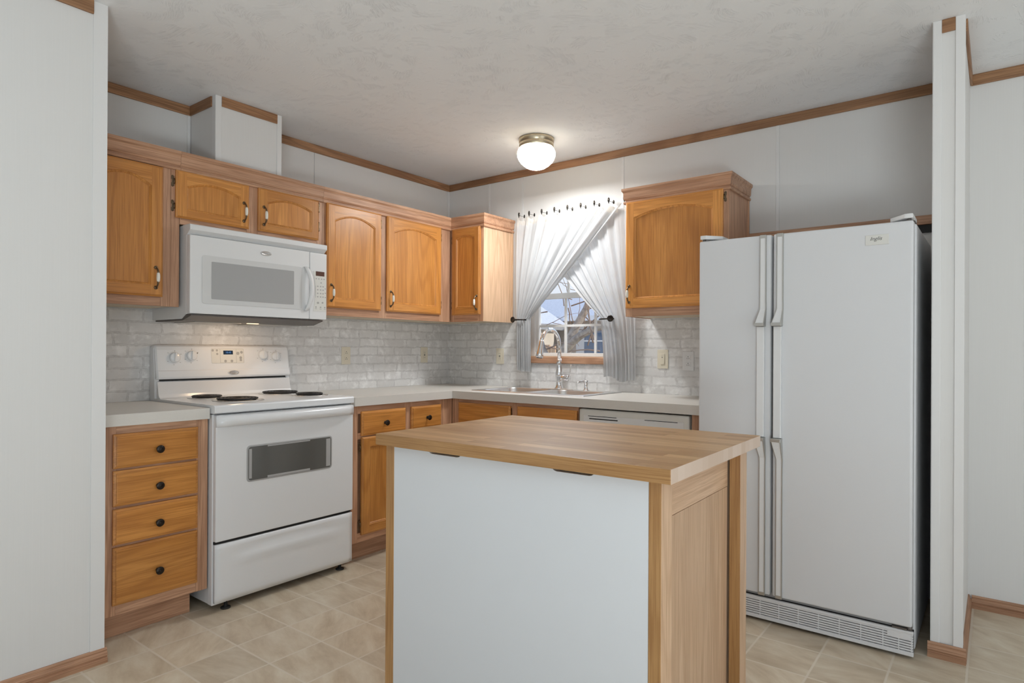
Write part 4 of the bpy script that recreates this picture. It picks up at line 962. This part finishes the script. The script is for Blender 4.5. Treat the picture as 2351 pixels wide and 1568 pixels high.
# storage drawer with a sculpted finger hollow
b = MB()
ny, nz2 = 28, 12; ys = [Y0+.006+(Y1-.003-Y0-.006)*k/ny for k in range(ny+1)]; zs = [.042+(.3025-.042)*k/nz2 for k in range(nz2+1)]
tb = bmesh.new(); g = []
for y in ys:
    row = []
    for z in zs:
        t = (y-(-1.8175))/.325; c = 0
        if abs(t) < 1:
            zc = .252+.010*(1-t*t); q = (z-zc)/.026
            if abs(q) < 1: c = -.010*(1-t**4)*(1-q*q)
            q2 = (z-(zc-.036))/.022
            if abs(q2) < 1: c += .007*(1-t**4)*(1-q2*q2)
        ed = min(y-ys[0], ys[-1]-y, z-zs[0], zs[-1]-z); c -= .004 if ed < 1e-6 else 0
        row.append(tb.verts.new((XF+c, y, z)))
    g.append(row)
for i in range(ny):
    for j in range(nz2): tb.faces.new((g[i][j], g[i+1][j], g[i+1][j+1], g[i][j+1]))
ring = [g[i][0] for i in range(ny+1)]+[g[ny][j] for j in range(1, nz2+1)]+[g[i][nz2] for i in range(ny-1, -1, -1)]+[g[0][j] for j in range(nz2-1, 0, -1)]
back = [tb.verts.new((.640, v.co.y, v.co.z)) for v in ring]
for i in range(len(ring)): tb.faces.new((ring[i], ring[(i+1) % len(ring)], back[(i+1) % len(ring)], back[i]))
tb.faces.new(back); b._merge(tb, 0, True); dw_ = b.build('storage_drawer', 'white', st)
for x, y in ((.628, -2.128), (.618, -1.492), (.10, -2.128), (.10, -1.492)):
    b = MB(); b.lathe((x, y, 0), (0, 0, 1), [(.022, 0), (.022, .005), (.017, .008), (.008, .009), (.008, .034), (.0001, .034)], 0, 18); b.build('levelling_foot', 'rubber', st)

# ------------------------------------------------------------------ dishwasher
dw = thing('dishwasher', 'bisque white dishwasher under the counter behind the island', 'dishwasher', (1.89, -.33, 0))
b = MB(); b.box(1.574, 2.210, -.585, -.03, .10, .857); b.build('tub', 'bisque', dw)
b = MB(); b.box(1.58, 2.204, -.605, -.58, .115, .755, bev=.006); b.build('door', 'bisque', dw)
b = MB(); b.box(1.576, 2.206, -.622, -.586, .757, .8575, bev=.010, seg=3); cpn = b.build('control_panel', 'bisque', dw)
b = MB(); b.box(1.606, 2.180, -.6235, -.6222, .768, .824, bev=.0005); b.build('control_inset', 'plastic', cpn)
for a_, c_, d0, d1 in ((1.635, 1.808, .8195, .8225), (1.642, 1.815, .804, .8095), (1.970, 2.148, .8195, .8225)):
    b = MB(); b.box(a_, c_, -.6245, -.6236, d0, d1); b.build('vent_slot', 'black', cpn)
b = MB(); b.box(1.60, 2.19, -.55, -.53, 0, .10); b.build('toe_panel', 'black', dw)

# ------------------------------------------------------------------ refrigerator
fr = thing('refrigerator', 'white side-by-side refrigerator at right beside the stub wall', 'refrigerator', (2.735, -.42, 0))
FXa, FXb, FYF = 2.312, 3.157, -.772
b = MB(); b.box(FXa+.003, FXb-.001, -.703, -.040, .018, 1.680, bev=.006); b.build('cabinet', 'fridge', fr)
def fdoor(x0, x1, nm):
    b = MB(); b.box(x0, x1, FYF, -.712, .124, 1.684, bev=.009, seg=3); d = b.build(nm, 'fridge', fr)
    b = MB(); b.box(x0+.012, x1-.012, -.7118, -.7032, .135, 1.675); b.build('gasket', 'seam', d); return d
fl = fdoor(FXa, 2.631, 'freezer_door'); frd = fdoor(2.6405, 3.1515, 'door')
def fhandle(door_, x, lower_top):
    """vertical strip with chrome edging that flares out into a grip at each end of a plain middle"""
    y = FYF
    def strip(zs, nm):
        b = MB(); lo = []
        for z, xl, xr, w in zs: lo.append([(xl, y-.0004, z), (xl, y-w, z), (xr, y-w, z), (xr, y-.0004, z)])
        b.loft(lo); h = b.build(nm, 'plastic', door_)
        b = MB()
        for s in (0, 1):
            for (z0, l0, r0, w0), (z1, l1, r1, w1) in zip(zs, zs[1:]):
                a0, a1 = (l0, l1) if s == 0 else (r0, r1); q = -.0026 if s == 0 else .0026
                b.loft([[(a0, y-.0004, z0), (a0, y-w0-.0015, z0), (a0+q, y-w0-.0015, z0), (a0+q, y-.0004, z0)], [(a1, y-.0004, z1), (a1, y-w1-.0015, z1), (a1+q, y-w1-.0015, z1), (a1+q, y-.0004, z1)]])
        for z, l, r, w in (zs[0], zs[-1]):
            b.box(l-.003, r+.003, y-w-.0025, y-.0004, z-.007, z+.007, bev=.001)
        b.build('chrome_edge', 'greymet', h)
    strip([(1.676, x-.010, x+.010, .012), (1.40, x-.010, x+.010, .013), (1.362, x-.010, x+.011, .014), (1.294, x-.027, x+.0075, .036)], 'handle')
    b = MB(); b.box(x-.025, x+.007, y-.016, y-.0004, lower_top+.008, 1.286, bev=.003); b.build('handle_insert', 'plastic', door_)
    strip([(lower_top, x-.027, x+.0075, .036), (lower_top-.082, x-.010, x+.011, .014), (lower_top-.12, x-.010, x+.010, .013), (.130, x-.010, x+.010, .012)], 'handle')
fhandle(fl, 2.600, .800); fhandle(frd, 2.670, .800)
b = MB(); b.box(2.990, 3.071, FYF-.0022, FYF-.0002, 1.600, 1.640, bev=.0008); b.box(2.991, 3.070, FYF-.0030, FYF-.0021, 1.606, 1.638); npl = b.build('nameplate', 'bisque', frd)
text('lettering', 'Inglis', .0205, 'markd', npl, (3.026, FYF-.0032, 1.624), 'y-', .35, .0002)
for x0, x1, s in ((FXa, FXa+.085, 1), (3.066, 3.1515, -1)):
    b = MB()
    lp = [(x0, -.770), (x1, -.770), (x1, -.735), (x1, -.60), (x0, -.60)] if s > 0 else [(x0, -.770), (x1, -.770), (x1, -.60), (x0, -.60)]
    a, c = (x0+.002, x0+.03) if s > 0 else (x1-.002, x1-.03)
    lp = [(a, -.768), (c, -.768), (x1 if s > 0 else x0, -.70), (x1 if s > 0 else x0, -.62), (a, -.62)]
    b.prism([(x, y, 1.6935) for x, y in lp], (0, 0, .018), bev=.004); b.build('hinge_cover', 'plastic', fr)
    b = MB(); b.lathe(((a+c)/2, -.752, 1.6805), (0, 0, 1), [(.008, 0), (.008, .0135), (.0001, .0135)], 0, 14); b.box(min(a, c), max(a, c), -.70, -.63, 1.6805, 1.694); b.build('hinge_pin', 'dkgrey', fr)
b = MB(); b.box(2.318, 3.150, -.745, -.7035, .109, .132); b.build('door_sill', 'seam', fr)
b = MB(); b.box(2.6316, 2.6399, -.742, -.7125, .130, 1.678); b.build('centre_seal', 'seam', fr)
# toe grille: seven slotted rows between dividers
b = MB(); gz0, gz1 = .014, .108; cols = [2.315]+[2.433+.0778*k for k in range(9)]+[3.108, 3.152]
b.box(2.314, 3.156, -.7555, -.735, gz0+.002, gz1, 1)
b.box(2.313, 3.157, -.768, -.756, gz1-.010, gz1, 0, .002); b.box(2.313, 3.157, -.768, -.756, gz0, gz0+.016, 0, .002)
rows = 7; pit = (gz1-.010-gz0-.016)/rows
for k in range(rows):
    z = gz0+.016+pit*k; b.box(2.314, 3.156, -.766, -.757, z+.0035, z+pit, 0)
for x in (2.355, 2.433, 2.511, 2.589, 2.667, 2.745, 2.823, 2.901, 2.978, 3.055, 3.108, 3.150): b.box(x-.0016, x+.0016, -.7657, -.7572, gz0+.012, gz1-.006, 0)
b.box(3.07, 3.148, -.7668, -.756, gz1-.034, gz1-.008, 0)
b.build('toe_grille', ['fridge', 'black'], fr)
b = MB(); b.box(3.085, 3.135, -.764, -.747, .1085, .1155); b.lathe((3.142, -.752, .1085), (0, 0, 1), [(.010, 0), (.010, .014), (.0001, .014)], 0, 14); b.build('bottom_hinge', 'dkgrey', fr)
b = MB()
for x in (2.36, 3.11):
    for y in (-.68, -.1): b.lathe((x, y, 0), (0, 0, 1), [(.018, 0), (.018, .0178), (.0001, .0178)], 0, 14)
b.build('roller', 'rubber', fr)

# ------------------------------------------------------------------ island
ia = math.radians(1.1); cx, cy = 2.279, -1.841
isl = thing('kitchen_island', 'butcher-block topped island with white front panel and oak legs', 'island', (cx, cy, 0))
X0, X1, Yf, Yb = cx-.5135, cx+.5135, cy-.379, cy+.379
b = MB(); b.box(X0, X1, Yf, Yb, .863, .900, bev=.003, seg=2)
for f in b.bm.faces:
    if abs(f.normal.x) > .8: f.material_index = 1  # end grain, paler still with the side light put into its colour
    elif abs(f.normal.y) > .8: f.material_index = 2  # front edge shaded by colour, away from the side light
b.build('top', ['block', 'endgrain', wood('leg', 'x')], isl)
lx0, lx1, ly0, ly1 = X0+.006, X1-.041, Yf+.042, Yb-.010
for x0, x1, y0, y1 in ((lx0, lx0+.038, ly0, ly0+.066), (lx1-.034, lx1, ly0, ly0+.068), (lx0, lx0+.038, ly1-.066, ly1), (lx1-.036, lx1, ly1-.068, ly1)):
    b = MB(); b.box(x0, x1, y0, y1, 0, .8625, bev=.002)
    for f in b.bm.faces: f.material_index = 1 if abs(f.normal.y) > .8 else 0  # side light put into the colour: front faces darker, right faces paler
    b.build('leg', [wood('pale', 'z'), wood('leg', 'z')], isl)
def notch_loop(x0, x1, z0, z1, notches):
    pts = [(x0, z0), (x1, z0), (x1, z1)]
    for a, c in sorted(notches, reverse=True): pts += [(c, z1), (c-.006, z1-.004), (c-.018, z1-.0115), (c-.026, z1-.013), (a+.026, z1-.013), (a+.018, z1-.0115), (a+.006, z1-.004), (a, z1)]
    return pts+[(x0, z1)]
yfp = ly0+.001
b = MB(); b.prism([(x, yfp, z) for x, z in notch_loop(lx0+.0385, lx1-.0345, .06, .8615, [(1.957, 2.112), (2.423, 2.574)])], (0, .018, 0)); b.build('front_panel', 'panelw', isl)
b = MB(); b.box(lx0+.04, lx1-.036, yfp+.019, yfp+.03, .78, .8615); b.build('pull_backing', 'dkgrey', isl)
sxp = lx1-.042
b = MB(); b.box(sxp-.016, sxp, ly0+.0685, ly1-.0685, .735, .8615, bev=.0015); b.build('side_rail', wood('pale', 'y'), isl)
b = MB(); b.box(sxp-.0155, sxp-.0005, ly0+.0685, ly1-.0685, .06, .7335, bev=.0012); b.build('side_panel', wood('pale', 'z'), isl)
b = MB(); b.box(lx0+.008, lx0+.024, ly0+.0665, ly1-.0665, .06, .8615, bev=.001); b.build('side_panel', wood('pale', 'z'), isl)
b = MB(); b.box(lx0+.0385, lx1-.0365, ly1-.030, ly1-.012, .06, .8615); b.build('back_panel', wood('pale', 'z'), isl)
b = MB(); b.box(lx0+.026, sxp-.017, yfp+.032, ly1-.032, .06, .08); b.build('bottom_shelf', wood('pale', 'x'), isl)
isl.rotation_euler = (0, 0, ia)

# ------------------------------------------------------------------ curtains
def hang(name, label, top, tie, tail, bow, y_top, y_tie, folds, amp, seed, head=.07):
    """sheer panel: strands run from the heading down to the holdback and on into the tail.
    top(s), tie(s), tail(s) -> (x, z); bow(s) -> sideways pull of each strand"""
    rr = random.Random(seed); ns, n1, n2 = 72, 26, 14
    ph = [rr.uniform(0, 6.28) for _ in range(5)]; fr_ = [folds, folds*1.7, folds*.6, folds*2.9]
    me = bpy.data.meshes.new(name); V = []; F = []; UV = []; mi = []
    def wave(s, k): return (math.sin(fr_[0]*6.283*s+ph[0])+.5*math.sin(fr_[1]*6.283*s+ph[1])+.4*math.sin(fr_[3]*6.283*s+ph[3]))*k
    for i in range(ns+1):
        s = i/ns; T, B, E_ = top(s), tie(s), tail(s)
        for j in range(n1+1):
            t = j/n1; c = ((T[0]+B[0])/2+bow(s)[0], (T[1]+B[1])/2+bow(s)[1])
            x = (1-t)**2*T[0]+2*t*(1-t)*c[0]+t*t*B[0]; z = (1-t)**2*T[1]+2*t*(1-t)*c[1]+t*t*B[1]
            a = amp*(.35+.65*math.sin(math.pi*min(1, t*.62+.12)))*(1-.35*t)
            y = y_top*(1-t)+y_tie*t-wave(s, a)
            V.append((x, y, z)); UV.append((s, z))
        for j in range(1, n2+1):
            t = j/n2; w = math.sin(math.pi*min(1, t*1.2)/2)
            x = B[0]+(E_[0]-B[0])*w; z = B[1]+(E_[1]-B[1])*t
            y = y_tie*(1-t)+(y_tie*.75)*t-wave(s, amp*(.65+.1*t)); V.append((x, y, z)); UV.append((s, z))
    n = n1+n2+1
    zt = [top(i/ns)[1] for i in range(ns+1)]
    for i in range(ns):
        for j in range(n-1):
            F.append((i*n+j, i*n+j+1, (i+1)*n+j+1, (i+1)*n+j)); mi.append(1 if j < n1 and V[i*n+j+1][2] > 2.132-head-.01 else 0)
    me.from_pydata(V, [], F); me.materials.append(M['sheer']); me.materials.append(M['hem'])
    ul = me.uv_layers.new(name='UVMap')
    for p in me.polygons:
        p.use_smooth = True; p.material_index = mi[p.index]
        for li in p.loop_indices: ul.data[li].uv = UV[me.loops[li].vertex_index]
    o = bpy.data.objects.new(name, me); COL.objects.link(o); return tag(o, label, 'curtain', 'sheer curtains at the window')
HK = [.738, .826, .932, 1.036, 1.140, 1.243, 1.345, 1.450, 1.560]
def heading(x):
    """scalloped heading: peaks at the hooks"""
    for a, c in zip(HK, HK[1:]):
        if a <= x <= c:
            t = (x-a)/(c-a); return 2.116-.034*(math.sin(math.pi*t)**.6)
    return 2.112
lt = lambda s: (.725+(1.545-.725)*s, heading(.738+(1.545-.738)*s)+(.010*s if s > .97 else 0))
lti = lambda s: (.735+.115*s, 1.389+.030*(s-.3)*0+.012*s)
ltl = lambda s: (.725+.115*s, 1.022-.004*math.sin(5*s)+(.02*(1-s)))
lbow = lambda s: (-.012+.02*s-.10*s*s*(s > 0), -.02-.085*s*s)
hang('curtain', 'left sheer white curtain swept across in front and tied back at left', lt, lti, ltl, lbow, -.066, -.082, 9, .017, 3)
rt_ = lambda s: (.80+(1.668-.80)*s, heading(max(.74, min(1.56, .80+.86*s)))-.004)
rti = lambda s: (1.385+.245*s**1.25, 1.378+.012*(1-s))
rtl = lambda s: (1.405+.225*s, 1.008-.030*s+.012*math.sin(9*s))
rbow = lambda s: (.02*(1-s)-.02*s, -.115*(1-s)**1.3)
hang('curtain', 'right sheer white curtain crossing behind and tied back at right', rt_, rti, rtl, rbow, -.038, -.046, 10, .010, 7)

hk0 = None
def hook(x, z, label):
    t = thing('curtain_hook', label, 'hook', (x, -.001, z), 'dark hooks along the curtain heading')
    b = MB(); b.sphere((x, -.0035, z-.004), .008, 0, (.75, .4, 1.6)); b.build('base', 'bronze', t)
    b = MB(); b.tube([(x, -.005, z-.006), (x, -.04, z-.008), (x, -.062, z-.010)], .0013, 0, 8); b.build('stem', 'bronze', t)
    b = MB(); b.sphere((x, -.067, z-.003), .011, 0, (.68, .5, 1.45)); b.tube([(x, -.068, z-.014), (x+.002, -.068, z-.026)], [.005, .002], 0, 8); b.build('clip', 'bronze', t)
ordn = ['first', 'second', 'third', 'fourth', 'fifth', 'sixth', 'seventh', 'eighth', 'ninth']
for k, x in enumerate(HK):
    hook(x-.003, 2.134+(.004 if k == 7 else 0), 'dark bronze curtain hook, '+ordn[k]+' from the left along the heading'+(' next to the oak cabinet' if k == 8 else ''))

def holdback(x, z, dirn, yk, label):
    t = thing('curtain_holdback', label, 'curtain holdback', (x, 0, z), 'dark holdbacks beside the window')
    b = MB(); b.tube([(x+.002*dirn, -.004, z), (x, yk+.01, z)], .006, 0, 10); b.build('post', 'bronze', t)
    b = MB(); b.lathe((x, yk+.012, z), (-.15*dirn, -1, 0), [(.006, 0), (.012, .006), (.0175, .010), (.021, .013), (.0205, .0165), (.014, .0185), (.012, .0165), (.0001, .0165)], 0, 22); b.build('knob', 'bronze', t)
    b = MB(); b.tube([(x, yk+.014, z), (x+.03*dirn, yk+.008, z-.001), (x+.075*dirn, yk+.006, z-.002), (x+.095*dirn, yk+.03, z-.002)], .0046, 0, 8); b.build('arm', 'bronze', t)
holdback(.722, 1.391, 1, -.112, 'dark bronze curtain holdback at the left side of the window')
holdback(1.470, 1.381, -1, -.082, 'dark bronze curtain holdback at the right side of the window')

# ------------------------------------------------------------------ ceiling light
LX, LY = 1.183, -.490
lp_ = thing('ceiling_light', 'small flush ceiling light with frosted glass bowl and brushed nickel band', 'ceiling light', (LX, LY, HC))
b = MB(); b.lathe((LX, LY, HC-.0005), (0, 0, -1), [(.098, 0), (.107, .002), (.1085, .006), (.107, .012), (.1065, .026), (.1035, .030), (.1035, .033), (.105, .036), (.105, .052), (.101, .056), (.090, .056)], 0, 48); b.build('canopy', 'nickel', lp_)
b = MB(); tb = bmesh.new()
pr_ = [(.100, .056), (.108, .066), (.1135, .080), (.1155, .096), (.113, .112), (.106, .128), (.094, .145), (.078, .160), (.058, .174), (.034, .183), (.012, .186)]
seg = 48; rings_ = [[tb.verts.new((LX+r*math.cos(2*math.pi*k/seg), LY+r*math.sin(2*math.pi*k/seg), HC-h)) for k in range(seg)] for r, h in pr_]
for a, c in zip(rings_, rings_[1:]):
    for k in range(seg): tb.faces.new((a[k], c[k], c[(k+1) % seg], a[(k+1) % seg]))
tb.faces.new(rings_[-1]); b._merge(tb, 0, True); b.build('glass_bowl', 'globe', lp_)
b = MB(); b.sphere((LX+.012, LY-.008, HC-.082), .022); b.build('bulb', pm('lit_bulb', (1, .9, .75), .3, emit=(1, .86, .62), es=8), lp_)
bl = bpy.data.lights.new('bulb_light', 'POINT'); blo = bpy.data.objects.new('bulb_light', bl); COL.objects.link(blo); blo.location = (LX+.012, LY-.008, HC-.128); bl.energy = 270; bl.color = (1, .97, .93); bl.shadow_soft_size = .018
dl = light('bowl_fill', 'AREA', (LX, LY, HC-.192), (0, 0, -1), 13.5, (.95, .98, 1), .26); dl.data.shape = 'DISK'  # disk lamp added below the bowl to strengthen the fixture's downward light
